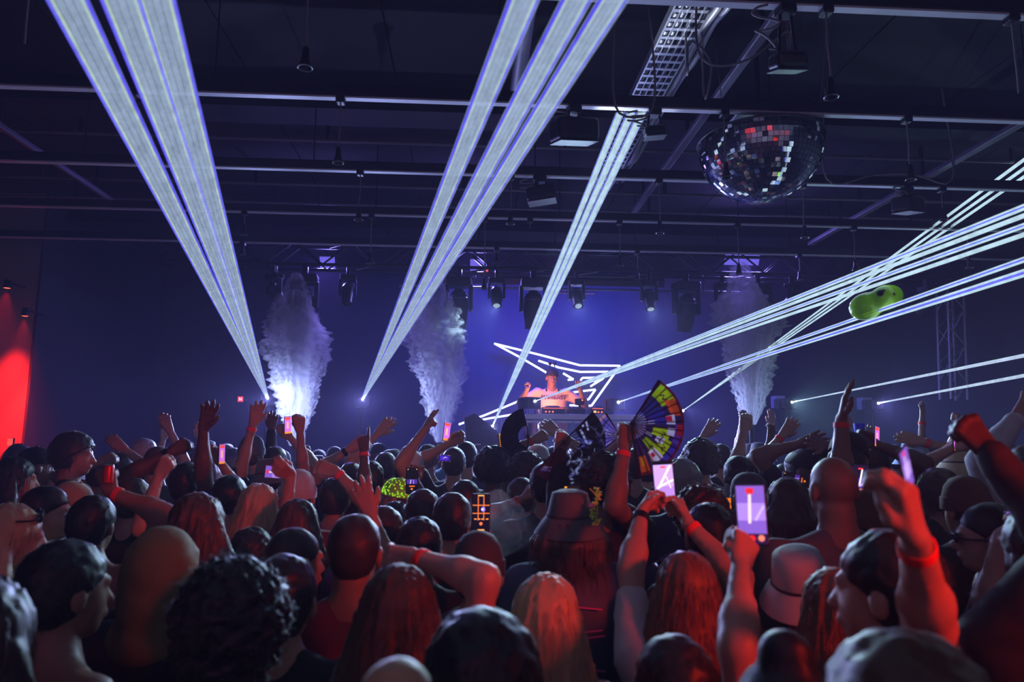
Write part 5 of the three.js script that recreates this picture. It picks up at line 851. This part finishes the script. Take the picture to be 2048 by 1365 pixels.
// ease people apart along the line of sight until nobody stands inside another; those whose hands hold something stay
{
  const move = (s, dd) => { s.p[2] += dd; for (const a of Object.values(s.arms ?? {})) for (const k of ['to', 'elbow', 'aim']) if (a[k]) a[k][2] += dd; };
  const held = (s) => Object.values(s.arms ?? {}).some((a) => a.hand === 'grip' || (a.hand === 'fist' && a.aim)), start = near.map((s) => s.p[2]);
  for (let it = 0; it < 160; it++) for (let i = 0; i < near.length; i++) for (let j = i + 1; j < near.length; j++) {
    const A = near[i], B = near[j], a = at(...A.p), b = at(...B.p), e = ((a.x - b.x) / 0.47) ** 2 + ((a.z - b.z) / 0.39) ** 2;
    if (e >= 1) continue;
    const sg = A.p[2] > B.p[2] ? 1 : -1, st = 0.02 * (1.05 - Math.sqrt(e));
    if (!held(A) && Math.abs(A.p[2] + sg * st - start[i]) < 0.15 * start[i]) move(A, sg * st);
    if (!held(B) && Math.abs(B.p[2] - sg * st - start[j]) < 0.15 * start[j]) move(B, -sg * st);
  }
}
for (const s of near) person(s);
// everyone else: rows filling the floor toward the stage
{
  const styles = [['short', 'black'], ['short', 'dark'], ['short', 'brown'], ['long', 'brown'], ['long', 'dark'], ['fluffy', 'dark'], ['curly', 'black'], ['buzz', 'dark'], ['long', 'blond'], ['pony', 'brown'], ['bob', 'black'], ['afro', 'black'], ['bun', 'brown']];
  const tops = [['tee', 'black'], ['tee', 'charcoal'], ['tee', 'navy'], ['tank', 'black'], ['tee', 'white'], ['hoodie', 'charcoal'], ['long', 'black'], ['tee', 'maroon'], ['tee', 'grey'], ['tank', 'purple']], hats = [null, null, null, null, ['cap', 'black'], ['beanie', 'charcoal'], ['bucket', 'grey'], ['cap', 'white', 'back']];
  const hands = ['open', 'fist', 'flat', 'point', 'vee', 'relaxed'];
  const pool = [];
  for (let d = 3.2; d < 8.1; d += 0.48) for (let x = -1.05 * d * 0.75; x < 0.78 * d; x += 0.5) {
    const px = 1024 + (x + rr(-0.1, 0.1)) / d * FOCAL, dd = d + rr(-0.12, 0.12), q = at(px, 880, dd);
    if (px < -60 || px > 2110 || q.x < -7.5 || q.x > 6.8) continue;
    if (people.some((p) => Math.hypot(p.x - q.x, p.z - q.z) < 0.46)) continue;
    const h = dd < 4.6 ? rr(1.56, 1.68) : rr(1.66, 1.84) + (dd > 6 ? 0.02 : 0), top = 880 + (EYE - h) / dd * FOCAL, s = { p: [px, top, dd], face: rr(-25, 25), tilt: [rr(-6, 8), rr(-8, 8), rr(-15, 15)], hair: pick(styles), top: pick(tops), hat: dd > 3.6 ? pick(hats) : null, skin: pick(['pale', 'fair', 'fair', 'tan', 'brown']), slim: rnd() < 0.4 ? 0.9 : 1, wide: rnd() < 0.25 ? 1.07 : 1 };
    if (rnd() < 0.25 && dd > 4) {
      const k = pick(['L', 'R']), sg = k === 'L' ? -1 : 1, reach = 0.9 * FOCAL / dd * rr(0.22, 0.36);
      s.arms = { [k]: up(px + sg * rr(0.1, 0.25) * FOCAL / dd, top - reach, dd - 0.1 * rnd(), pick(hands), rnd() < 0.3 ? { band: 'red' } : {}) };
      if (rnd() < 0.3) { const k2 = k === 'L' ? 'R' : 'L'; s.arms[k2] = up(px - sg * rr(0.12, 0.28) * FOCAL / dd, top - reach * 0.9, dd - 0.1, pick(hands)); }
    }
    if (pool.length < 26 || dd < 3.7) { const r = person(s); if (dd > 4.2) pool.push(r); continue; }
    // a copy of an earlier one: own place, turn, height and colours
    const src = pick(pool), o = src.o.clone(), k = h / src.sc / 1.76, s2 = { ...src.s, hair: [src.s.hair[0], pick(['black', 'dark', 'brown', 'chestnut'])], top: [src.s.top[0], pick(['black', 'charcoal', 'navy', 'white', 'maroon', 'grey', 'olive', 'teal'])] };
    o.name = numbered('person'); scene.add(o); o.position.set(q.x, 0, q.z); o.rotation.y = src.o.rotation.y + rr(-0.3, 0.3); o.scale.setScalar(k);
    const sk = skin(pick(['pale', 'fair', 'fair', 'tan', 'brown']));
    for (const m of o.children) { if (m.name === 'hair') m.material = hairM(s2.hair[1]); else if (m.name === 'body') m.material = sk; else if (/shirt|top|hoodie|jacket/.test(m.name)) m.material = clothM(s2.top[1]); }
    tag(o, labelOf(s2), 'person', 'people in the crowd');
    people.push({ x: q.x, z: q.z, o });
  }
}
console.log('people', people.length);
// ---------- the performer behind the booth ----------
{
  const dj = person({ p: [1104, 737, 9.75], height: 1.8, lod: 1, face: 178, tilt: [0, 4, 0], skin: 'fair', hair: ['short', 'dark'], hat: ['cap', 'charcoal', 'back'], top: ['tee', 'orange'], wide: 1.12, eyes: 'calm', topMat: std('shirt_peach', C(0.8, 0.6, 0.5), 0.85), group: 'performers',
    arms: { R: up(1055, 778, 9.4, 'fist', { elbow: [1062, 800, 9.7], aim: [1053, 762, 9.6] }), L: up(1160, 778, 9.55, 'relaxed', { elbow: [1150, 800, 9.7] }) }, label: 'person in a peach t-shirt and cap behind the booth, arms out' });
  const font = await new FontLoader().loadAsync('fonts/droid/droid_sans_bold.typeface.json');
  const tg = new TextGeometry('EVERLAST', { font, size: 0.055, depth: 0.004, curveSegments: 4, bevelEnabled: false }); tg.computeBoundingBox(); const bb = tg.boundingBox; tg.translate(-(bb.min.x + bb.max.x) / 2, 0, 0);
  const tp = tg.attributes.position; for (let i = 0; i < tp.count; i++) { const x = tp.getX(i); tp.setZ(i, tp.getZ(i) - x * x * 0.9); } tg.computeVertexNormals();
  const word = part('chest_lettering', tg, std('print_dark', C(0.12, 0.03, 0.04), 0.8), dj.o); word.rotation.y = Math.PI; word.position.set(0, 1.345 * dj.sc, -0.142 * dj.sc);
  for (const x of [-0.035, 0.03]) { const b = part('cap_ball', new THREE.SphereGeometry(0.024, 12, 10), blackPlastic, dj.o); b.position.set(x, 1.753 * dj.sc + 0.085, -0.02); part('stem', rod(V(0, 0, 0), V(0, -0.075, 0.01), 0.006), blackPlastic, b); }
  for (const x of [-1, 1]) { const e = part('headphone_cup', lathe([[0, 0.014], [0.026, 0.012], [0.032, 0], [0.026, -0.01], [0, -0.01]], 16).rotateZ(Math.PI / 2), blackPlastic, dj.o); e.position.set(x * 0.085, 1.47 * dj.sc, -0.02); }
  // orange footlight on a short stem at the booth edge that lights the performer
  const p = V(dj.o.position.x - 0.3, boothY + 0.12, BZ + 0.03), f = thing('foot_light', 'small orange footlight on a stem at the booth edge', 'lamp', V(p.x, boothY, p.z));
  part('stem', rod(V(0, 0, 0), V(0, 0.1, 0), 0.008), black, f); part('case', rbox(0.07, 0.05, 0.05, 0.01, 0, 0.12, 0.01), black, f); part('face_light', rbox(0.06, 0.04, 0.008, 0.003, 0, 0.12, -0.019), glow('foot_orange_light', C(1, 0.3, 0.12), 1.4), f);
  lamp('spot', 'foot_light_beam', C(1, 0.3, 0.14), LIGHT.foot, p.clone().add(V(0, 0, -0.04)), V(dj.o.position.x, boothY + 0.42, dj.o.position.z), 3, 0.9, 0.5);
}
// ---------- phones ----------
const screenTex = {};
function screenMap(kind) {
  if (screenTex[kind]) return screenTex[kind];
  const c = document.createElement('canvas'); c.width = 96; c.height = 200; const g = c.getContext('2d');
  const fill = (col, x, y, w, h) => { g.fillStyle = col; g.fillRect(x, y, w, h); }, dot = (col, x, y, r) => { g.fillStyle = col; g.beginPath(); g.arc(x, y, r, 0, 7); g.fill(); };
  const ray = (col, x0, y0, x1, y1, w) => { g.strokeStyle = col; g.lineWidth = w; g.beginPath(); g.moveTo(x0, y0); g.lineTo(x1, y1); g.stroke(); };
  if (kind === 'bright') { fill('#c79be8', 0, 0, 96, 200); fill('#0a0610', 0, 0, 96, 14); fill('#b07fd8', 0, 120, 96, 60); ray('#ffffff', 84, 20, 18, 130, 9); ray('#ffffff', 96, 90, 10, 128, 8); ray('#f4e8ff', 60, 70, 80, 130, 5); fill('#ff3a2a', 36, 22, 26, 8); dot('#ff4038', 44, 182, 7); dot('#fff2d8', 76, 182, 8); }
  if (kind === 'purple') { fill('#8a5fd0', 0, 0, 96, 200); fill('#b58af0', 0, 60, 96, 60); ray('#ffe6e0', 46, 30, 40, 130, 10); ray('#d9b8ff', 92, 70, 60, 120, 8); fill('#ff2a30', 34, 8, 26, 20); fill('#301040', 0, 165, 96, 35); dot('#ff2020', 44, 182, 12); dot('#ff8a70', 76, 180, 11); }
  if (kind === 'logo') { fill('#1a0a2a', 0, 0, 96, 200); fill('#5a2a90', 0, 90, 96, 70); ray('#ffffff', 58, 30, 36, 140, 9); ray('#e8d0ff', 36, 140, 90, 100, 8); ray('#c090ff', 10, 120, 90, 150, 6); fill('#ff3a2a', 34, 20, 28, 10); fill('#ff8030', 30, 158, 40, 8); dot('#ffd090', 18, 182, 8); dot('#ff3030', 48, 184, 9); dot('#ffd0a0', 78, 182, 8); }
  if (kind === 'grid') { fill('#0a0512', 0, 0, 96, 200); for (const x of [32, 64]) fill('#ff7a3a', x - 2, 12, 4, 130); for (const y of [60, 104]) fill('#ff7a3a', 0, y - 2, 96, 4); dot('#9a70ff', 60, 82, 12); dot('#e8d8ff', 56, 82, 6); fill('#ffb060', 30, 4, 36, 6); for (const x of [10, 30, 50, 76]) fill('#ff9048', x, 132, 14, 6); dot('#ff7048', 48, 160, 9); fill('#ffa050', 30, 190, 38, 6); }
  if (kind === 'dim') { fill('#060308', 0, 0, 96, 200); fill('#4a2a90', 6, 90, 84, 36); ray('#d8c0ff', 40, 92, 34, 124, 6); ray('#b898ff', 60, 92, 62, 124, 5); fill('#ff7a20', 26, 140, 46, 8); dot('#ff8a30', 48, 166, 8); dot('#ffd080', 14, 10, 4); dot('#ffd080', 84, 10, 4); }
  if (kind === 'wide') { fill('#2a10a0', 0, 0, 96, 200); fill('#5a30e0', 20, 20, 60, 150); ray('#e0c8ff', 40, 70, 70, 120, 8); ray('#ffffff', 60, 90, 58, 140, 6); for (const y of [10, 60, 120, 190]) fill('#ff9020', 0, y, 8, 10); for (const y of [20, 150, 180]) fill('#ffb040', 88, y, 8, 12); }
  if (kind === 'amber') { fill('#180a04', 0, 0, 96, 200); for (let y = 8; y < 196; y += 22) fill('#ff9a18', 4, y, 14, 14); for (let x = 24; x < 90; x += 14) fill('#ffa820', x, 4, 10, 18); fill('#ff8c10', 78, 170, 14, 26); }
  if (kind === 'orange') { fill('#ff8410', 0, 0, 96, 200); fill('#2a1404', 34, 6, 28, 8); }
  if (kind === 'pink') { fill('#d870e8', 0, 0, 96, 200); fill('#ff5030', 10, 6, 76, 30); fill('#ffb8a0', 30, 60, 30, 80); fill('#ff9030', 0, 176, 96, 24); }
  const t = new THREE.CanvasTexture(c); t.colorSpace = THREE.SRGBColorSpace; return screenTex[kind] = t;
}
const phoneBody = rbox(0.073, 0.15, 0.009, 0.004), phoneScreen = (() => { const g = new THREE.PlaneGeometry(0.067, 0.142); return g; })();
function phone(px, py, d, kind, roll, yaw, words, size = 1, power = 1.1) {
  const p = at(px, py, d), o = thing('phone', 'phone ' + words, 'phone', p, 0, 'raised phones');
  o.lookAt(camera.position); o.rotateY(yaw * DEG); o.rotateZ(roll * DEG); o.scale.setScalar(size);
  part('case', phoneBody, blackPlastic, o);
  const m = mats['screen_' + kind + power] ??= new THREE.MeshStandardMaterial({ color: 0x000000, emissive: 0xffffff, emissiveMap: screenMap(kind), emissiveIntensity: power, roughness: 0.15, name: 'screen_' + kind + '_light' });
  part('screen', phoneScreen, m, o).position.z = 0.0052;
  part('side_button', rbox(0.002, 0.018, 0.004, 0.0008, 0.0372, 0.03, 0), black, o);
  for (const y of [0.058, 0.043]) part('camera_lens', lathe([[0, 0.003], [0.008, 0.003], [0.009, 0]], 14).rotateX(-Math.PI / 2).translate(0.02, y, -0.0045), lensMat, o);
  return o;
}
phone(1328, 965, 2.48, 'bright', 4, 0, 'with bright lilac picture held in both hands', 1, 1.5);
phone(1503, 1030, 1.76, 'purple', 2, 0, 'with large violet picture held by the bare red arm', 1, 1.2);
phone(1812, 944, 1.29, 'purple', 24, 72, 'mostly hidden behind the raised hand with red wristband', 0.6, 1.2);
phone(1722, 961, 3.15, 'logo', -2, 0, 'with dark picture above the brown beanie', 0.95, 1.5);
phone(962, 1026, 2.78, 'grid', 0, 0, 'showing a glowing orange grid', 1, 1.6);
phone(824, 962, 3.8, 'dim', 0, 0, 'nearly black above the lime cap', 0.95, 1.2);
phone(1083, 976, 3.92, 'wide', 84, 0, 'held sideways with blue picture beside the bucket hat', 0.92, 1.5);
phone(1154, 985, 3.3, 'amber', 90, 0, 'with amber symbols half hidden by the bucket hat', 0.85, 1.5);
phone(554, 945, 3.3, 'purple', 86, 20, 'held sideways beside the pale beanie', 0.8, 1.0);
phone(575, 851, 5.35, 'pink', 4, 40, 'glowing pink beside the left smoke plume', 0.9, 1.2);
phone(893, 864, 5.0, 'pink', -8, 45, 'glowing pink under the middle smoke plume', 0.9, 1.2);
phone(1452, 1018, 2.95, 'orange', 0, 10, 'glowing plain orange beside the black hair and bare ear', 0.62, 1.1);
phone(1592, 960, 3.25, 'dim', 80, 0, 'held flat above the bobbed hair', 0.8, 1);
phone(1753, 874, 4.0, 'pink', -10, 66, 'small beside the tall blue cup', 0.8, 1.2);
phone(1909, 881, 4.2, 'pink', 6, 72, 'small above the beige brimmed hat', 0.85, 1.4);
phone(2036, 1064, 2.3, 'purple', 4, 30, 'at the right edge by the sunglasses', 0.9, 0.9);
phone(443, 909, 4.2, 'pink', 3, 55, 'small and pink below the raised spread hand', 0.8, 1);
phone(889, 917, 4.6, 'wide', 88, 30, 'small and sideways below the pink lit phone', 0.6, 0.8);
phone(1003, 884, 5.05, 'amber', 12, 50, 'small with amber edge left of the plain black fan', 0.8, 1.2);
phone(8, 1374, 1.25, 'orange', 70, 40, 'glowing orange at the lower left corner', 0.45, 0.8);
areaLamp('phone_glow', C(0.85, 0.6, 1), 1.6, 0.067, 0.142, at(1328, 965, 2.46), at(1328, 965, 1));
areaLamp('phone_glow', C(0.6, 0.4, 1), 1.2, 0.067, 0.142, at(1503, 1030, 1.74), at(1503, 1030, 1));
// ---------- folding fans ----------
function fanThing(px, py, d, rpx, a0, a1, n, leafMats, words, inner = 0.38, ribMat = black) {
  const p = at(px, py, d), R = rpx * d / FOCAL, o = thing('folding_fan', 'folding fan ' + words, 'fan', p, 0, 'raised folding fans'); o.lookAt(camera.position);
  const dir = (deg, r, z) => V(Math.cos(deg * DEG) * r, Math.sin(deg * DEG) * r, z), step = (a1 - a0) / n;
  for (let i = 0; i <= n; i++) {
    const a = a0 + i * step, guard = i === 0 || i === n, g = new THREE.BoxGeometry(R * (guard ? 1.04 : 0.96), R * (guard ? 0.06 : 0.028), guard ? 0.006 : 0.003).translate(R * 0.48, 0, 0), q = g.attributes.position;
    for (let k = 0; k < q.count; k++) q.setY(k, q.getY(k) * (0.45 + 0.75 * q.getX(k) / R));
    part(guard ? 'guard' : 'rib', g.rotateZ(a * DEG), ribMat, o).position.z = guard ? 0.004 : -0.001;
    if (i === n) break;
    const z = 0.006, pts = [dir(a, R * inner, z), dir(a, R, z), dir(a + step / 2, R, -z), dir(a + step / 2, R * inner, -z), dir(a + step, R, z), dir(a + step, R * inner, z)];
    const lg = new THREE.BufferGeometry(), u0 = i / n, u1 = (i + 1) / n, um = (u0 + u1) / 2; lg.setAttribute('position', new THREE.Float32BufferAttribute(pts.flatMap((v) => [v.x, v.y, v.z]), 3)); lg.setAttribute('uv', new THREE.Float32BufferAttribute([u0, 0, u0, 1, um, 1, um, 0, u1, 1, u1, 0], 2)); lg.setIndex([0, 1, 2, 0, 2, 3, 3, 2, 4, 3, 4, 5]); lg.computeVertexNormals();
    part('pleat', lg.toNonIndexed(), leafMats[i % leafMats.length], o);
  }
  part('rivet', lathe([[0, 0.008], [R * 0.035, 0.006], [R * 0.04, -0.006], [0, -0.008]], 14).rotateX(Math.PI / 2), ribMat, o);
}
const leaf = (key, color, extra) => mats['leaf_' + key] ??= new THREE.MeshPhysicalMaterial({ color, roughness: 0.7, transmission: 0.55, thickness: 0, side: THREE.DoubleSide, name: 'fan_leaf_' + key, ...extra });
fanThing(1058, 873, 5.0, 57, 104, 262, 16, [std('fan_black', C(0.008, 0.008, 0.01), 0.8, 0, { side: THREE.DoubleSide })], 'plain black, opened wide before the booth');
const smokeTex = (() => { const c = document.createElement('canvas'); c.width = 256; c.height = 96; const g = c.getContext('2d'); g.fillStyle = '#17121c'; g.fillRect(0, 0, 256, 96); for (let i = 0; i < 46; i++) { g.strokeStyle = pick(['#8d86a0', '#d8d2e6', '#4a3f66', '#2c2438', '#6a5fb0']); g.lineWidth = rr(1.5, 9); g.beginPath(); const x = rr(0, 256), y = rr(0, 96); g.moveTo(x, y); g.quadraticCurveTo(x + rr(-40, 40), y + rr(-30, 30), x + rr(-60, 60), y + rr(-40, 40)); g.stroke(); } const t = new THREE.CanvasTexture(c); t.colorSpace = THREE.SRGBColorSpace; return t; })();
fanThing(1127, 884, 3.5, 84, -132, 44, 14, [leaf('grey_print', C(1, 1, 1), { map: smokeTex })], 'with grey print and black sticks, half open');
const pinkTex = (() => { const c = document.createElement('canvas'); c.width = 256; c.height = 96; const g = c.getContext('2d'); g.fillStyle = '#7a5aa8'; g.fillRect(0, 0, 256, 96); g.fillStyle = '#3a3350'; g.fillRect(0, 30, 256, 10); g.fillStyle = '#d58a86'; g.fillRect(0, 0, 256, 14); for (let i = 0; i < 14; i++) { g.strokeStyle = pick(['#b79be0', '#e0c86a', '#d09ad8', '#42385a']); g.lineWidth = rr(2, 6); g.beginPath(); g.ellipse(rr(10, 246), rr(36, 80), rr(8, 22), rr(5, 12), rr(0, 3), 0, 6.3); g.stroke(); } const t = new THREE.CanvasTexture(c); t.colorSpace = THREE.SRGBColorSpace; return t; })();
fanThing(1240, 872, 4.65, 52, 122, 220, 7, [leaf('violet_print', C(1, 1, 1), { map: pinkTex })], 'small with violet print and dark ribs', 0.3);
const boldTex = (() => {
  const c = document.createElement('canvas'); c.width = 512; c.height = 256; const g = c.getContext('2d'); const f = (col, x, y, w, h) => { g.fillStyle = col; g.fillRect(x, y, w, h); };
  f('#2a2350', 0, 0, 512, 256); // u runs from the lower guard to the upper one, the top of the canvas is the outer edge
  f('#a8c800', 405, 10, 95, 110); f('#c9e000', 425, 28, 60, 70); f('#d84a10', 340, 20, 80, 60); f('#ff5a20', 360, 60, 70, 26); f('#30308a', 300, 120, 110, 120); f('#e6e2ee', 300, 60, 50, 60); f('#d8203a', 318, 80, 26, 40); f('#24306e', 395, 140, 90, 116);
  f('#b4d400', 205, 90, 70, 120); f('#b4d400', 130, 60, 80, 90); f('#9cc000', 95, 120, 60, 110); f('#e4e0ea', 175, 110, 36, 60); f('#e4e0ea', 70, 50, 60, 90); f('#cc2240', 85, 90, 20, 30); f('#e4e0ea', 240, 60, 40, 50); f('#3038a8', 95, 0, 110, 50); f('#5a3aa0', 210, 0, 90, 60); f('#701020', 0, 0, 512, 16); f('#d05a10', 10, 20, 40, 110); f('#e0a010', 22, 60, 16, 60); f('#b01828', 250, 10, 50, 40);
  g.strokeStyle = '#1a1430'; g.lineWidth = 5; for (const [x, y] of [[215, 120], [145, 80], [150, 120], [100, 150], [430, 60], [180, 130]]) { g.beginPath(); g.moveTo(x, y); g.lineTo(x + 12, y + 26); g.lineTo(x + 24, y); g.lineTo(x + 36, y + 26); g.stroke(); }
  for (const x of [300, 310, 330, 180, 190, 200]) { g.fillStyle = '#ffffff'; g.fillRect(x, 200, 5, 50); }
  const t = new THREE.CanvasTexture(c); t.colorSpace = THREE.SRGBColorSpace; return t; })();
fanThing(1262, 848, 3.12, 104, -82, 56, 13, [leaf('bold_print', C(1, 1, 1), { map: boldTex })], 'large with lime, red and blue print', 0.3);
// ---------- cups ----------
{
  const p = at(1722, 906, 4.1), k = 4.1 / FOCAL, o = thing('drink_cup', 'tall tapered blue cup held above the crowd', 'cup', p);
  part('body', lathe([[0, 0], [6 * k, 0], [11 * k, 58 * k], [10.4 * k, 58 * k], [5.4 * k, 2 * k], [0, 2 * k]], 24), new THREE.MeshPhysicalMaterial({ color: C(0.12, 0.16, 0.95), roughness: 0.25, transmission: 0.3, thickness: 0, name: 'blue_cup' }), o);
  for (const t of [0.1, 0.32, 0.5, 0.66, 0.85]) part('print_ring', new THREE.TorusGeometry((6 + 5 * t) * k * 1.01, 0.0016, 5, 28).rotateX(Math.PI / 2).translate(0, 58 * k * t, 0), std('cup_print', C(0.2, 0.35, 1), 0.4), o);
  const q = at(216, 950, 2.77), r = thing('drink_can', 'small red can in a raised fist', 'can', q); r.scale.setScalar(0.75); part('body', lathe([[0, 0], [0.024, 0], [0.027, 0.006], [0.027, 0.085], [0.022, 0.094], [0, 0.094]], 22).translate(0, -0.045, 0), std('can_red', C(0.7, 0.02, 0.015), 0.3, 0.4), r); part('rim', new THREE.TorusGeometry(0.0225, 0.002, 6, 22).rotateX(Math.PI / 2).translate(0, 0.05, 0), std('can_rim', C(0.6, 0.6, 0.6), 0.25, 0.9), r);
}
// ---------- small wearables ----------
{
  const d = people.find((q) => /denim jacket/.test(q.s?.label ?? '')), w = (x, y) => V(x * d.sc, y * d.sc, 0.158 * d.sc), thread = std('pink_thread', C(0.7, 0.1, 0.45), 0.6);
  for (const line of [[[-0.11, 1.3], [-0.02, 1.31], [-0.02, 1.14], [0.0, 1.14], [0.005, 1.25], [0.1, 1.26]], [[-0.1, 1.34], [0.0, 1.345], [0.1, 1.335]], [[0.11, 1.24], [0.03, 1.23], [0.03, 1.12], [0.11, 1.11]]]) for (let i = 0; i + 1 < line.length; i++) part('stitching', rod(w(...line[i]), w(...line[i + 1]), 0.003, 0.003, 5), thread, d.o);
  const p = at(1190, 1010, 2.62), g = thing('flower_garland', 'lime flower garland hanging beside the bucket hat', 'garland', p), petal = std('lime_petal', C(0.5, 0.8, 0.05), 0.6), lilac = std('lilac_petal', C(0.6, 0.3, 0.6), 0.6);
  part('string', tube([V(-0.02, 0.06, 0), V(0.005, 0.03, 0), V(0.008, -0.03, 0), V(-0.005, -0.07, 0.01)], 0.002, 5), petal, g);
  for (let i = 0; i < 11; i++) { const f = new THREE.Group(); f.name = 'flower'; f.position.set(rr(-0.018, 0.018), 0.06 - i * 0.013, rr(-0.01, 0.01)); g.add(f); for (let k = 0; k < 5; k++) part('petal', new THREE.SphereGeometry(0.005, 6, 5).scale(1, 0.5, 1.8).translate(0, 0, 0.006).rotateY(k * 1.257).rotateX(rr(-1, 1)), i === 5 ? lilac : petal, f); }
}
renderer.render(scene, camera);
